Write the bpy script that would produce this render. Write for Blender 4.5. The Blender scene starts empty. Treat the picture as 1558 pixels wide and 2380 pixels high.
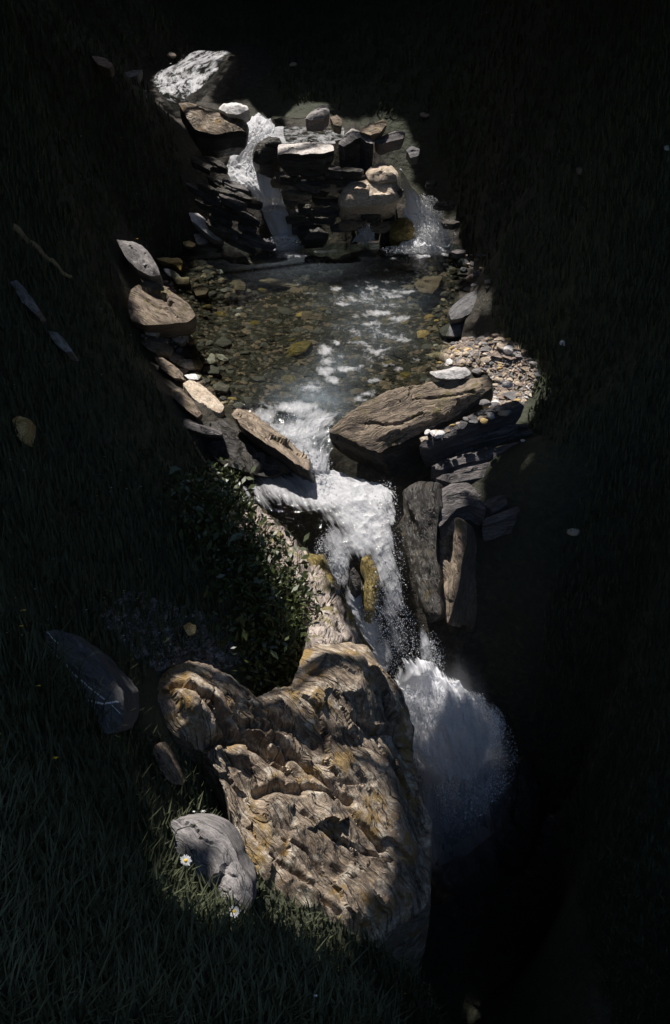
import bpy, math, random
import numpy as np
from mathutils import Vector, Matrix
from mathutils.geometry import delaunay_2d_cdt
random.seed(7); RNG = np.random.default_rng(7)
C = bpy.data.collections.new('scene'); bpy.context.scene.collection.children.link(C)
SC = bpy.context.scene

# ---------------------------------------------------------------- camera, sky, sun, exposure
PITCH, VFOV = 32.0, 50.0
cam = bpy.data.cameras.new('camera'); cam_o = bpy.data.objects.new('camera', cam); C.objects.link(cam_o)
cam.sensor_fit = 'VERTICAL'; cam.angle = math.radians(VFOV); cam.clip_start = 0.05; cam.clip_end = 2000
cam_o.rotation_euler = (math.radians(90-PITCH), 0, 0); SC.camera = cam_o
SUN_EL, SUN_AZ = 66.0, -38.0          # azimuth from +y (into the picture), negative = from the left
sdir = Vector((math.sin(math.radians(SUN_AZ))*math.cos(math.radians(SUN_EL)),
               math.cos(math.radians(SUN_AZ))*math.cos(math.radians(SUN_EL)), math.sin(math.radians(SUN_EL))))
W = bpy.data.worlds.new('World'); SC.world = W; W.use_nodes = True
wn = W.node_tree.nodes; wl = W.node_tree.links
sky = wn.new('ShaderNodeTexSky'); sky.sky_type = 'NISHITA'; sky.sun_disc = False
sky.sun_elevation = math.radians(SUN_EL); sky.sun_rotation = math.radians(SUN_AZ)
bg = wn.get('Background') or wn.new('ShaderNodeBackground'); bg.inputs['Strength'].default_value = 0.15
wl.new(sky.outputs['Color'], bg.inputs['Color'])
sun = bpy.data.lights.new('sun', 'SUN'); sun.energy = 4.8; sun.angle = math.radians(0.5); sun.color = (1.0, 0.95, 0.9)
sun_o = bpy.data.objects.new('sun', sun); C.objects.link(sun_o)
sun_o.rotation_euler = sdir.to_track_quat('Z', 'Y').to_euler()
SC.view_settings.view_transform = 'Standard'; SC.view_settings.look = 'None'
SC.view_settings.exposure = 0.5; SC.view_settings.gamma = 1.0
SC.view_settings.use_curve_mapping = False
SC.cycles.transparent_max_bounces = 24; SC.cycles.max_bounces = 6
SC.cycles.caustics_reflective = False; SC.cycles.caustics_refractive = False
SC.cycles.sample_clamp_indirect = 3.0

# ---------------------------------------------------------------- helpers
S = 0.75
F = 1190/math.tan(math.radians(VFOV/2)); CX, CY = 779.0, 1190.0
cp, sp_ = math.cos(math.radians(PITCH)), math.sin(math.radians(PITCH))
def ray(px, row):
    """direction of the line of sight through a photograph point, unit depth"""
    a = (np.asarray(px, float)-CX)/F; b = -(np.asarray(row, float)-CY)/F
    return np.stack([a, cp + b*sp_, b*cp - sp_], -1)
def P(px, row, z):
    d = ray(px, row); return d*(np.asarray(z, float)*S/d[..., 2])[..., None]
def project(p):
    p = np.asarray(p, float); dep = p[..., 1]*cp - p[..., 2]*sp_; up = p[..., 1]*sp_ + p[..., 2]*cp
    return CX + F*p[..., 0]/dep, CY - F*up/dep
def _h(ix, iy, iz, s):
    n = (ix*374761393 + iy*668265263 + iz*2147483647 + s*1274126177).astype(np.int64) & 0xffffffff
    n = ((n ^ (n >> 13))*1274126177) & 0xffffffff
    n = ((n ^ (n >> 16))*2246822519) & 0xffffffff
    return ((n ^ (n >> 15)) & 0xffffff)/float(0xffffff)
def vnoise(x, y, z, s=0):
    ix, iy, iz = np.floor(x).astype(np.int64), np.floor(y).astype(np.int64), np.floor(z).astype(np.int64)
    fx, fy, fz = x-ix, y-iy, z-iz
    fx, fy, fz = fx*fx*(3-2*fx), fy*fy*(3-2*fy), fz*fz*(3-2*fz)
    r = 0
    for a in (0, 1):
        for b in (0, 1):
            for c in (0, 1):
                w = (fx if a else 1-fx)*(fy if b else 1-fy)*(fz if c else 1-fz)
                r = r + w*_h(ix+a, iy+b, iz+c, s)
    return r*2-1
def fbm(x, y, z=0.0, s=0, o=4, ridged=False, gain=.5):
    x = np.asarray(x, float); y = np.asarray(y, float); z = np.zeros_like(x)+z
    r = np.zeros_like(x); a = 1.0; t = 0
    for i in range(o):
        n = vnoise(x, y, z, s+i*17)
        r += a*((1-2*np.abs(n)) if ridged else n); t += a
        a *= gain; x = x*2.03+11.3; y = y*2.03+5.7; z = z*2.03+3.1
    return r/t
def inpoly(px, py, poly):
    px = np.asarray(px, float); py = np.asarray(py, float); r = np.zeros(px.shape, bool)
    n = len(poly); j = n-1
    for i in range(n):
        xi, yi = poly[i]; xj, yj = poly[j]
        r ^= ((yi > py) != (yj > py)) & (px < (xj-xi)*(py-yi)/(yj-yi+1e-12)+xi); j = i
    return r
def segdist(px, py, pts, closed=False):
    px = np.asarray(px, float); py = np.asarray(py, float); d = np.full(px.shape, 1e9)
    P_ = list(pts)+([pts[0]] if closed else [])
    for (ax, ay), (bx, by) in zip(P_[:-1], P_[1:]):
        vx, vy = bx-ax, by-ay
        t = np.clip(((px-ax)*vx+(py-ay)*vy)/(vx*vx+vy*vy+1e-12), 0, 1)
        d = np.minimum(d, np.hypot(px-ax-t*vx, py-ay-t*vy))
    return d
def mesh_from(name, verts, faces, mat=None, uv=None, attrs=None, smooth=True, sharp=None):
    me = bpy.data.meshes.new(name)
    if isinstance(faces, np.ndarray):
        n, k = faces.shape
        me.vertices.add(len(verts)); me.vertices.foreach_set('co', np.asarray(verts, 'f').ravel())
        me.loops.add(n*k); me.loops.foreach_set('vertex_index', faces.astype('i').ravel())
        me.polygons.add(n); me.polygons.foreach_set('loop_start', np.arange(0, n*k, k, dtype='i'))
        me.update(calc_edges=True)
    else:
        me.from_pydata([tuple(v) for v in verts], [], faces)
    if uv is not None:
        l = me.uv_layers.new(name='UVMap'); vi = np.empty(len(me.loops), 'i'); me.loops.foreach_get('vertex_index', vi)
        l.data.foreach_set('uv', np.asarray(uv, 'f')[vi].ravel())
    for k_, v in (attrs or {}).items():
        a = me.attributes.new(k_, 'FLOAT', 'POINT'); a.data.foreach_set('value', np.asarray(v, 'f'))
    if mat: me.materials.append(mat)
    me.polygons.foreach_set('use_smooth', [smooth]*len(me.polygons))
    if sharp: me.set_sharp_from_angle(angle=math.radians(sharp))
    me.update(); return me
def link(name, me, parent=None, label=None, cat=None, group=None, kind=None, loc=None):
    o = bpy.data.objects.new(name, me); C.objects.link(o)
    if parent is not None: o.parent = parent
    if loc is not None: o.location = loc
    if label: o['label'] = label
    if cat: o['category'] = cat
    if group: o['group'] = group
    if kind: o['kind'] = kind
    return o
def empty(name, loc, label, cat, group=None):
    o = bpy.data.objects.new(name, None); C.objects.link(o); o.location = loc
    o.empty_display_size = .1; o['label'] = label; o['category'] = cat
    if group: o['group'] = group
    return o
def grid_faces(nu, nv):
    i = np.arange(nu*nv).reshape(nu, nv)
    return np.stack([i[:-1, :-1], i[1:, :-1], i[1:, 1:], i[:-1, 1:]], -1).reshape(-1, 4)

# ---------------------------------------------------------------- materials
class NT:
    def __init__(s, name):
        s.m = bpy.data.materials.new(name); s.m.use_nodes = True; s.t = s.m.node_tree; s.t.nodes.clear()
        s.out = s.n('ShaderNodeOutputMaterial')
    def n(s, typ, **kw):
        nd = s.t.nodes.new(typ)
        for k, v in kw.items():
            if k.startswith('i_'):
                key = k[2:]; key = int(key) if key.isdigit() else key.replace('_', ' ')
                if hasattr(v, 'links') or isinstance(v, bpy.types.NodeSocket): s.t.links.new(v, nd.inputs[key])
                else: nd.inputs[key].default_value = v
            else: setattr(nd, k, v)
        return nd
    def math(s, op, a, b=0.0, c=None, clamp=False):
        nd = s.t.nodes.new('ShaderNodeMath'); nd.operation = op; nd.use_clamp = clamp
        for i, v in enumerate((a, b) if c is None else (a, b, c)):
            if isinstance(v, bpy.types.NodeSocket): s.t.links.new(v, nd.inputs[i])
            else: nd.inputs[i].default_value = v
        return nd.outputs[0]
    def ramp(s, fac, stops, interp='LINEAR'):
        nd = s.t.nodes.new('ShaderNodeValToRGB'); nd.color_ramp.interpolation = interp
        e = nd.color_ramp.elements
        while len(e) < len(stops): e.new(.5)
        for i, (p, c) in enumerate(stops):
            e[i].position = p; e[i].color = (c, c, c, 1) if isinstance(c, (int, float)) else (*c, 1)
        s.t.links.new(fac, nd.inputs[0]); return nd.outputs[0]
    def mix(s, fac, a, b, mode='MIX'):
        nd = s.t.nodes.new('ShaderNodeMix'); nd.data_type = 'RGBA'; nd.blend_type = mode
        for k, v in ((0, fac), (6, a), (7, b)):
            if isinstance(v, bpy.types.NodeSocket): s.t.links.new(v, nd.inputs[k])
            elif k == 0: nd.inputs[0].default_value = v
            else: nd.inputs[k].default_value = (*v, 1)
        return nd.outputs[2]
    def noise(s, vec, scale, detail=4, rough=.55, dist=0.0):
        nd = s.t.nodes.new('ShaderNodeTexNoise'); nd.inputs['Scale'].default_value = scale
        nd.inputs['Detail'].default_value = detail; nd.inputs['Roughness'].default_value = rough
        nd.inputs['Distortion'].default_value = dist
        s.t.links.new(vec, nd.inputs['Vector']); return nd.outputs[0]
    def map(s, vec, scale=(1, 1, 1), rot=(0, 0, 0), loc=(0, 0, 0)):
        nd = s.t.nodes.new('ShaderNodeMapping'); s.t.links.new(vec, nd.inputs[0])
        nd.inputs['Scale'].default_value = scale; nd.inputs['Rotation'].default_value = rot; nd.inputs['Location'].default_value = loc
        return nd.outputs[0]
    def l(s, a, b): s.t.links.new(a, b)

def rock_mat(name, dark, mid, light, spot=None, spot_amt=.0, grain=1.0, rough=.85, bump=.5, moss=None, moss_amt=0.0, seed=0.0):
    """foliated schist: colour bands and relief stretched along u of the UV map (metres)"""
    t = NT(name); tc = t.n('ShaderNodeTexCoord'); uv = t.map(tc.outputs['UV'], loc=(seed, seed*.7, 0))
    ob = tc.outputs['Object']; oi = t.n('ShaderNodeObjectInfo')
    warp = t.noise(uv, 2.2*grain, 3, .6)
    wv = t.n('ShaderNodeVectorMath', operation='MULTIPLY_ADD'); t.l(warp, wv.inputs[0]); wv.inputs[1].default_value = (.09, .20, 0); t.l(uv, wv.inputs[2])
    st = t.map(wv.outputs[0], scale=(3.0*grain, 20*grain, 1)); n1 = t.noise(st, 1.0, 7, .65)
    st2 = t.map(wv.outputs[0], scale=(14*grain, 90*grain, 1)); n2 = t.noise(st2, 1.0, 5, .6)
    big = t.noise(ob, 2.6*grain, 4, .6); fine = t.noise(ob, 70*grain, 4, .75)
    mott = t.noise(t.map(wv.outputs[0], scale=(9*grain, 18*grain, 1)), 1.0, 8, .72, .6)
    f = t.math('ADD', t.math('MULTIPLY', n1, .27), t.math('ADD', t.math('MULTIPLY', big, .27), t.math('MULTIPLY', mott, .46)))
    col = t.ramp(f, [(.34, dark), (.46, mid), (.56, light), (.61, mid), (.68, light)])
    v2 = t.ramp(n2, [(.3, .5), (.52, 1.0), (.75, 1.3)])
    col = t.mix(1.0, col, v2, 'MULTIPLY')
    fz = t.noise(t.map(wv.outputs[0], scale=(1.6*grain, 9*grain, 1)), 1.0, 4, .55, .4); fa = t.math('ABSOLUTE', t.math('SUBTRACT', fz, .5))
    fis = t.ramp(fa, [(0.0, 0.0), (.022, 1.0)]); col = t.mix(t.math('MULTIPLY', t.math('SUBTRACT', 1.0, fis), .55), col, dark)
    v3 = t.ramp(fine, [(.28, .55), (.55, 1.0), (.75, 1.45)]); col = t.mix(.8, col, v3, 'MULTIPLY')
    if spot:
        sp = t.noise(ob, 9*grain, 5, .7); m = t.ramp(sp, [(.60-.12*spot_amt, 0.0), (.64, spot_amt)]); col = t.mix(m, col, spot)
    if moss:
        mo = t.noise(ob, 5*grain, 6, .7, .3); m = t.ramp(mo, [(.62-.3*moss_amt, 0.0), (.70-.3*moss_amt, .85)]); col = t.mix(m, col, moss)
    br = t.math('MULTIPLY_ADD', oi.outputs['Random'], .5, .75)
    cb = t.n('ShaderNodeCombineColor'); [t.l(br, cb.inputs[i]) for i in range(3)]
    col = t.mix(1.0, col, cb.outputs[0], 'MULTIPLY')
    pr = t.n('ShaderNodeBsdfPrincipled'); t.l(col, pr.inputs['Base Color']); pr.inputs['Roughness'].default_value = rough
    hgt = t.math('ADD', t.math('MULTIPLY', n1, 1.0), t.math('ADD', t.math('MULTIPLY', n2, .35), t.math('ADD', t.math('MULTIPLY', fine, .16), t.math('MULTIPLY', fis, .45))))
    b = t.n('ShaderNodeBump', i_Strength=bump, i_Distance=.05/grain); t.l(hgt, b.inputs['Height']); t.l(b.outputs[0], pr.inputs['Normal'])
    t.l(pr.outputs[0], t.out.inputs[0]); return t.m

M = {}
M['tan'] = rock_mat('tan_schist', (.045, .035, .028), (.190, .143, .102), (.43, .345, .255), spot=(.66, .59, .48), spot_amt=.7, moss=(.26, .165, .05), moss_amt=.30, bump=1.0)
M['cliff'] = rock_mat('cliff_schist', (.06, .05, .045), (.22, .18, .15), (.45, .38, .33), spot=(.62, .56, .48), spot_amt=.5, moss=(.15, .13, .04), moss_amt=.25, bump=.9)
M['brown'] = rock_mat('brown_schist', (.10, .075, .055), (.24, .185, .135), (.42, .33, .24), grain=1.2, moss=(.17, .14, .05), moss_amt=.22, bump=.8, seed=3)
M['grey'] = rock_mat('grey_schist', (.10, .095, .095), (.22, .205, .20), (.38, .35, .335), grain=1.5, bump=.6, seed=5)
M['dim'] = rock_mat('dim_slate', (.05, .05, .052), (.10, .098, .10), (.16, .155, .155), grain=1.2, bump=.5, seed=8)
M['white'] = rock_mat('pale_marble', (.38, .36, .35), (.62, .59, .57), (.80, .77, .75), grain=1.8, bump=.4, seed=9)
M['pale'] = rock_mat('pale_slab', (.22, .20, .19), (.46, .42, .39), (.68, .63, .58), grain=1.8, bump=.5, seed=10)
M['ochre'] = rock_mat('ochre_stone', (.20, .11, .03), (.48, .31, .10), (.72, .55, .27), grain=2.0, bump=.5, seed=11)
M['buff'] = rock_mat('buff_stone', (.22, .16, .11), (.48, .38, .28), (.68, .58, .46), grain=2.0, bump=.5, seed=13)
M['wet'] = rock_mat('wet_and_shade_rock', (.012, .011, .010), (.032, .029, .026), (.085, .075, .062), grain=1.3, rough=.35, bump=.9, moss=(.06, .045, .015), moss_amt=.2, seed=15)  # for wet rock, and as painted shade on slab sides
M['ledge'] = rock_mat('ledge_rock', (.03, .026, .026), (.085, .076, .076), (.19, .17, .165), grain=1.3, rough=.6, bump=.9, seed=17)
M['mossy'] = rock_mat('mossy_wet_rock', (.05, .04, .012), (.17, .125, .03), (.34, .25, .07), grain=2, rough=.5, bump=.9, seed=19)
M['pebble_dark'] = rock_mat('dark_pebble', (.05, .048, .05), (.11, .105, .105), (.20, .19, .19), grain=2.5, bump=.4, seed=21)
M['pebble_brown'] = rock_mat('brown_pebble', (.10, .07, .055), (.20, .15, .12), (.34, .26, .21), grain=2.5, bump=.4, seed=23)

def simple(name, col, rough=.7, trans=0.0):
    t = NT(name); pr = t.n('ShaderNodeBsdfPrincipled'); tc = t.n('ShaderNodeTexCoord')
    nz = t.noise(tc.outputs['Object'], 30, 3); c = t.mix(t.ramp(nz, [(.3, 0.0), (.7, 1.0)]), tuple(x*.75 for x in col), tuple(min(1, x*1.2) for x in col))
    t.l(c, pr.inputs['Base Color']); pr.inputs['Roughness'].default_value = rough
    if trans:
        tr = t.n('ShaderNodeBsdfTranslucent'); t.l(c, tr.inputs[0]); mx = t.n('ShaderNodeMixShader'); mx.inputs[0].default_value = trans
        t.l(pr.outputs[0], mx.inputs[1]); t.l(tr.outputs[0], mx.inputs[2]); t.l(mx.outputs[0], t.out.inputs[0])
    else: t.l(pr.outputs[0], t.out.inputs[0])
    return t.m
M['grass'] = simple('grass_blades', (.062, .073, .033), .8)
M['shrub'] = simple('shrub_leaves', (.05, .065, .02), .4)
M['leaf'] = simple('shade_canopy_leaves', (.025, .045, .015), .6)  # leaves of the added shade trees
M['bark'] = simple('bark', (.06, .05, .04), .9)
M['petal'] = simple('white_petal', (.8, .8, .78), .6, .25)
M['yellow'] = simple('yellow_floret', (.75, .48, .04), .6)
M['violet'] = simple('violet_petal', (.22, .18, .6), .6, .25)
M['stem'] = simple('green_stem', (.05, .07, .02), .6)
M['drop'] = simple('water_drops', (.85, .87, .9), .25)
M['straw'] = simple('dry_straw', (.30, .24, .14), .8)

# ground: one sheet; weights 'bed' (gravel and wet rock by the stream)
t = NT('ground_soil_and_gravel'); tc = t.n('ShaderNodeTexCoord'); ob = tc.outputs['Object']
at = t.n('ShaderNodeAttribute', attribute_name='bed')
g1 = t.noise(ob, 1.4, 6, .6); g2 = t.noise(ob, 22, 5, .7)
soil = t.ramp(t.math('ADD', t.math('MULTIPLY', g1, .5), t.math('MULTIPLY', g2, .5)), [(.35, (.022, .027, .016)), (.55, (.045, .052, .028)), (.7, (.07, .066, .04))])
vor = t.n('ShaderNodeTexVoronoi', i_Scale=9.0); t.l(ob, vor.inputs['Vector'])
gr = t.mix(.85, t.ramp(g2, [(.3, (.018, .016, .013)), (.55, (.06, .05, .035)), (.72, (.15, .11, .06))]), t.ramp(vor.outputs['Distance'], [(.0, 1.2), (.5, .5)]), 'MULTIPLY')
pr = t.n('ShaderNodeBsdfPrincipled', i_Roughness=.8); t.l(t.mix(at.outputs['Fac'], soil, gr), pr.inputs['Base Color'])
b = t.n('ShaderNodeBump', i_Strength=.8, i_Distance=.06); t.l(t.math('ADD', g2, t.math('MULTIPLY', vor.outputs['Distance'], -.6)), b.inputs['Height']); t.l(b.outputs[0], pr.inputs['Normal'])
t.l(pr.outputs[0], t.out.inputs[0]); M['ground'] = t.m

def water_mat(name, clear=(.53, .55, .48), stretch=(5, 1.4), ragged=.55, foamcol=(.86, .87, .90)):
    """clear moving water with aerated white water where the 'foam' weight is high; UV is metres across, along"""
    t = NT(name); tc = t.n('ShaderNodeTexCoord'); uv = tc.outputs['UV']; fo = t.n('ShaderNodeAttribute', attribute_name='foam').outputs['Fac']
    al = t.n('ShaderNodeAttribute', attribute_name='body').outputs['Fac']
    wz = t.noise(uv, 2.5, 3); wv = t.n('ShaderNodeVectorMath', operation='MULTIPLY_ADD'); t.l(wz, wv.inputs[0]); wv.inputs[1].default_value = (.18, .25, 0); t.l(uv, wv.inputs[2])
    s1 = t.noise(t.map(wv.outputs[0], scale=(stretch[0], stretch[1], 1)), 1.6, 8, .68)
    s2 = t.noise(t.map(wv.outputs[0], scale=(stretch[0]*4.5, stretch[1]*2, 1)), 1.6, 5, .7)
    n = t.math('ADD', t.math('MULTIPLY', s1, .6), t.math('MULTIPLY', s2, .4))
    k = t.math('ADD', fo, t.math('MULTIPLY', t.math('SUBTRACT', n, .5), ragged*3.2))
    mask = t.math('MULTIPLY', t.ramp(k, [(.22, 0.0), (.45, .6), (.75, 1.0)]), 1.0)
    low = t.ramp(fo, [(.02, 0.0), (.18, 1.0)]); mask = t.math('MULTIPLY', mask, low)
    wb = t.n('ShaderNodeBump', i_Strength=.35, i_Distance=.025); t.l(n, wb.inputs['Height'])
    tr = t.n('ShaderNodeBsdfTransparent'); t.l(t.mix(t.n('ShaderNodeAttribute', attribute_name='depth').outputs['Fac'], clear, (.34, .44, .46)), tr.inputs[0])
    gl = t.n('ShaderNodeBsdfGlossy'); gl.inputs['Roughness'].default_value = .05; t.l(wb.outputs[0], gl.inputs['Normal'])
    fr = t.n('ShaderNodeFresnel', i_IOR=1.33); t.l(wb.outputs[0], fr.inputs['Normal'])
    m1 = t.n('ShaderNodeMixShader'); t.l(fr.outputs[0], m1.inputs[0]); t.l(tr.outputs[0], m1.inputs[1]); t.l(gl.outputs[0], m1.inputs[2])
    df = t.n('ShaderNodeBsdfDiffuse'); df.inputs[0].default_value = (*foamcol, 1)
    fb = t.n('ShaderNodeBump', i_Strength=.55, i_Distance=.05); t.l(n, fb.inputs['Height']); t.l(fb.outputs[0], df.inputs['Normal'])
    tl = t.n('ShaderNodeBsdfTranslucent'); tl.inputs[0].default_value = (*foamcol, 1)
    m2 = t.n('ShaderNodeMixShader'); m2.inputs[0].default_value = .5; t.l(df.outputs[0], m2.inputs[1]); t.l(tl.outputs[0], m2.inputs[2])
    mk = t.n('ShaderNodeBsdfDiffuse'); mk.inputs[0].default_value = (.32, .38, .43, 1); t.l(wb.outputs[0], mk.inputs['Normal'])
    ma = t.math('MULTIPLY', t.n('ShaderNodeAttribute', attribute_name='milk').outputs['Fac'], t.ramp(n, [(.36, .25), (.62, 1.0)]))
    m15 = t.n('ShaderNodeMixShader'); t.l(ma, m15.inputs[0]); t.l(m1.outputs[0], m15.inputs[1]); t.l(mk.outputs[0], m15.inputs[2])
    m3 = t.n('ShaderNodeMixShader'); t.l(mask, m3.inputs[0]); t.l(m15.outputs[0], m3.inputs[1]); t.l(m2.outputs[0], m3.inputs[2])
    # frayed rims: where the body thins out there is no sheet of water at all
    tt = t.n('ShaderNodeBsdfTransparent'); kb = t.math('ADD', al, t.math('MULTIPLY', t.math('SUBTRACT', n, .5), 2.2))
    body = t.ramp(kb, [(.30, 0.0), (.42, 1.0)])
    m4 = t.n('ShaderNodeMixShader'); t.l(body, m4.inputs[0]); t.l(tt.outputs[0], m4.inputs[1]); t.l(m3.outputs[0], m4.inputs[2])
    t.l(m4.outputs[0], t.out.inputs[0]); return t.m
M['water'] = water_mat('stream_water', stretch=(2.2, 2.6), ragged=.6)
M['riffle'] = water_mat('riffle_water', clear=(.4, .43, .42), stretch=(2.6, 1.3), ragged=1.25, foamcol=(.90, .905, .93))
M['fall'] = water_mat('falling_water', stretch=(5, .85), ragged=.5, foamcol=(.90, .905, .93))
# ---------------------------------------------------------------- water courses: (row, left px, right px, level, foam)
POOL = [(566, 470, 1060, -6.00, .0), (600, 400, 1080, -6.0, .0), (650, 400, 1060, -6.01, .0), (720, 430, 1055, -6.03, .0), (800, 440, 1030, -6.07, .0),
        (860, 455, 1010, -6.11, .0), (910, 500, 960, -6.15, .0), (950, 545, 900, -6.21, .0), (1000, 600, 800, -6.31, .0), (1050, 660, 770, -6.45, .0), (1095, 700, 765, -6.60, .0)]
BASIN = [(1092, 600, 775, -6.63, 0), (1130, 548, 905, -6.69, 0), (1170, 565, 928, -6.76, 0), (1210, 620, 925, -6.86, 0), (1260, 670, 922, -7.0, 0), (1330, 720, 935, -7.25, 0),
         (1400, 760, 948, -7.5, 0), (1470, 800, 1000, -7.8, 0), (1540, 840, 1020, -8.1, 0), (1600, 860, 1040, -8.36, 0), (1660, 900, 1060, -8.65, 0)]
LOWER = [(1586, 890, 1030, -8.15, 0), (1615, 880, 1100, -8.2, 0), (1660, 900, 1140, -8.33, 0), (1720, 930, 1162, -8.62, 0), (1800, 950, 1165, -9.15, 0), (1900, 960, 1170, -9.9, 0), (2020, 960, 1220, -10.9, 0), (2140, 960, 1230, -12.0, 0)]
LEFTC = [(288, 575, 640, -4.42, 0), (312, 560, 640, -4.47, 0), (340, 545, 608, -4.62, 0), (370, 532, 598, -4.8, 0), (400, 522, 615, -4.98, 0), (430, 550, 645, -5.1, 0),
         (456, 585, 658, -5.25, 0), (485, 603, 668, -5.5, 0), (520, 618, 682, -5.72, 0), (550, 630, 692, -5.93, 0), (570, 620, 705, -6.0, 0)]
RIGHTC = [(408, 920, 940, -5.05, 0), (440, 925, 960, -5.2, 0), (470, 935, 985, -5.35, 0), (500, 930, 1015, -5.55, 0), (530, 945, 1040, -5.75, 0), (560, 940, 1055, -5.95, 0), (590, 900, 1050, -6.0, 0)]
SMALLC = [(515, 855, 880, -5.72, 0), (540, 840, 872, -5.88, 0), (566, 815, 875, -6.0, 0)]
CHAN = [(296, 600, 800, -4.43, 0), (315, 600, 800, -4.45, 0), (334, 612, 795, -4.48, 0)]
FAR = [(118, 455, 540, -3.78, 0), (135, 420, 530, -3.85, 0), (160, 372, 510, -3.98, 0), (185, 355, 492, -4.08, 0), (210, 365, 462, -4.15, 0), (235, 385, 440, -4.2, 0), (262, 420, 540, -4.3, 0), (290, 560, 640, -4.42, 0)]
def dense(sec, n):
    sec = np.array(sec, float); k = np.linspace(0, len(sec)-1, n); i = np.minimum(k.astype(int), len(sec)-2); f = (k-i)[:, None]
    # Catmull-Rom
    a = sec[np.maximum(i-1, 0)]; b = sec[i]; c = sec[i+1]; d = sec[np.minimum(i+2, len(sec)-1)]
    return .5*((2*b)+(-a+c)*f+(2*a-5*b+4*c-d)*f*f+(-a+3*b-3*c+d)*f**3)

# ---------------------------------------------------------------- ground heights
ctl = []
def cpt(px, row, z): ctl.append(P(px, row, z))
for sec, dz in ((POOL, .24), (BASIN, .5), (LOWER, .7), (LEFTC, .3), (RIGHTC, .3), (CHAN, .12), (FAR, .12)):
    for (r, a, b_, z, _) in sec:
        for f in (0, .5, 1): cpt(a+(b_-a)*f, r, z-dz*(1 if f == .5 else .5))
for q in [(0, 0, -2.1), (350, 0, -2.9), (620, 0, -3.35), (900, 0, -3.0), (1250, 0, -2.2), (1558, 0, -1.6), (600, -150, -2.6), (1300, -200, -1.2), (0, -150, -1.0),
          (0, 200, -2.7), (200, 200, -3.3), (330, 250, -3.8), (0, 450, -3.3), (250, 450, -4.4), (380, 400, -4.6), (430, 330, -4.6), (0, 700, -3.6), (200, 650, -4.9), (330, 560, -5.6),
          (0, 1000, -3.6), (200, 950, -4.8), (330, 850, -5.7), (380, 900, -6.0), (480, 1000, -6.2), (400, 1050, -6.0), (0, 1300, -3.6), (250, 1250, -5.0), (450, 1200, -6.0), (540, 1180, -6.45), (0, 1600, -3.6), (170, 1580, -4.65),
          (350, 1480, -5.85), (560, 1500, -6.3), (640, 1400, -6.5), (0, 1900, -3.4), (200, 1850, -4.5), (330, 1750, -6.0), (300, 1640, -5.7), (0, 2380, -3.1), (300, 2380, -3.7), (400, 2150, -4.6), (600, 2380, -4.2), (779, 2380, -4.9), (950, 2380, -5.6),
          (560, 2200, -5.4), (800, 2280, -6.0), (830, 2230, -6.7), (700, 2200, -6.0), (620, 2160, -5.7), (980, 2250, -7.4), (1060, 2380, -8.0), (500, 1950, -6.15),
          (640, 250, -4.2), (800, 230, -3.9), (950, 300, -4.2), (1000, 400, -4.9), (1080, 500, -5.3), (1100, 580, -5.6), (1250, 400, -4.0), (1558, 300, -2.8), (1558, 600, -4.1), (1250, 650, -5.0), (1120, 640, -5.85), (1130, 760, -5.85),
          (1558, 900, -4.9), (1350, 850, -5.6), (1230, 850, -6.0), (1100, 800, -6.03), (1150, 950, -6.1), (1280, 1000, -6.1), (1050, 1020, -6.3), (1150, 1100, -6.4), (1350, 1100, -6.0), (1080, 1200, -6.75), (1558, 1250, -5.8), (1250, 1300, -6.9),
          (1120, 1400, -7.2), (1250, 1600, -8.0), (1558, 1700, -7.0), (1400, 1900, -8.8), (1558, 2380, -8.4), (1350, 2380, -9.6), (1200, 2300, -12.5), (1130, 2380, -11.4), (1000, 2100, -12.0),
          (960, 1800, -10.0), (1240, 1750, -8.8), (1290, 1950, -10)]: cpt(*q)
for q in [(1.0, 2.0, -5.0), (.9, 2.8, -6.6), (.75, 3.6, -8), (1.2, 4.5, -9), (.9, 5.5, -9.6), (2, 3, -6.0), (2.2, 4.5, -7.5), (1.2, 1.0, -3.2), (2.4, 1.5, -3.6), (-8, 3, 0), (-9, 10, 1), (-10, 20, 2), (-12, 35, 6), (-4, 0, -1.2), (0, -3, -1.6), (0, 1, -2.6), (5, 0, -4), (10, 3, 0), (12, 12, 3), (14, 25, 5), (12, 40, 9), (0, 45, 1.5), (-5, 35, 0.5), (6, 35, 2),
          (-25, 10, 10), (25, 10, 12), (0, 70, 8), (-30, 60, 18), (30, 60, 20), (0, -20, 0), (-25, -20, 8), (25, -20, 8)]: ctl.append(np.array(q, float))
ctl = np.array(ctl)
def kern(r): return np.sqrt(r*r+.09)
A = kern(np.hypot(ctl[:, None, 0]-ctl[None, :, 0], ctl[:, None, 1]-ctl[None, :, 1])) - np.eye(len(ctl))*.06
Pm = np.c_[np.ones(len(ctl)), ctl[:, :2]]
K = np.block([[A, Pm], [Pm.T, np.zeros((3, 3))]]); sol = np.linalg.solve(K, np.r_[ctl[:, 2], 0, 0, 0]); wts, aff = sol[:-3], sol[-3:]
def base_h(x, y):
    sh = x.shape; x = x.ravel(); y = y.ravel(); r = aff[0]+aff[1]*x+aff[2]*y
    for i in range(0, len(x), 20000):
        s_ = slice(i, i+20000); r[s_] += kern(np.hypot(x[s_, None]-ctl[None, :, 0], y[s_, None]-ctl[None, :, 1]))@wts
    return r.reshape(sh)
u = np.linspace(-1, 1, 420); gx = 5.5*u + 594.5*np.sign(u)*np.abs(u)**9
v = np.linspace(0, 1, 620); gy = -4+ 24*v + 30*v**4 + 560*v**16; gy = np.r_[np.linspace(-500, -5, 14), gy]
GX, GY = np.meshgrid(gx, gy, indexing='ij')
inner = (np.abs(GX) < 45) & (GY > -30) & (GY < 85)
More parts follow.
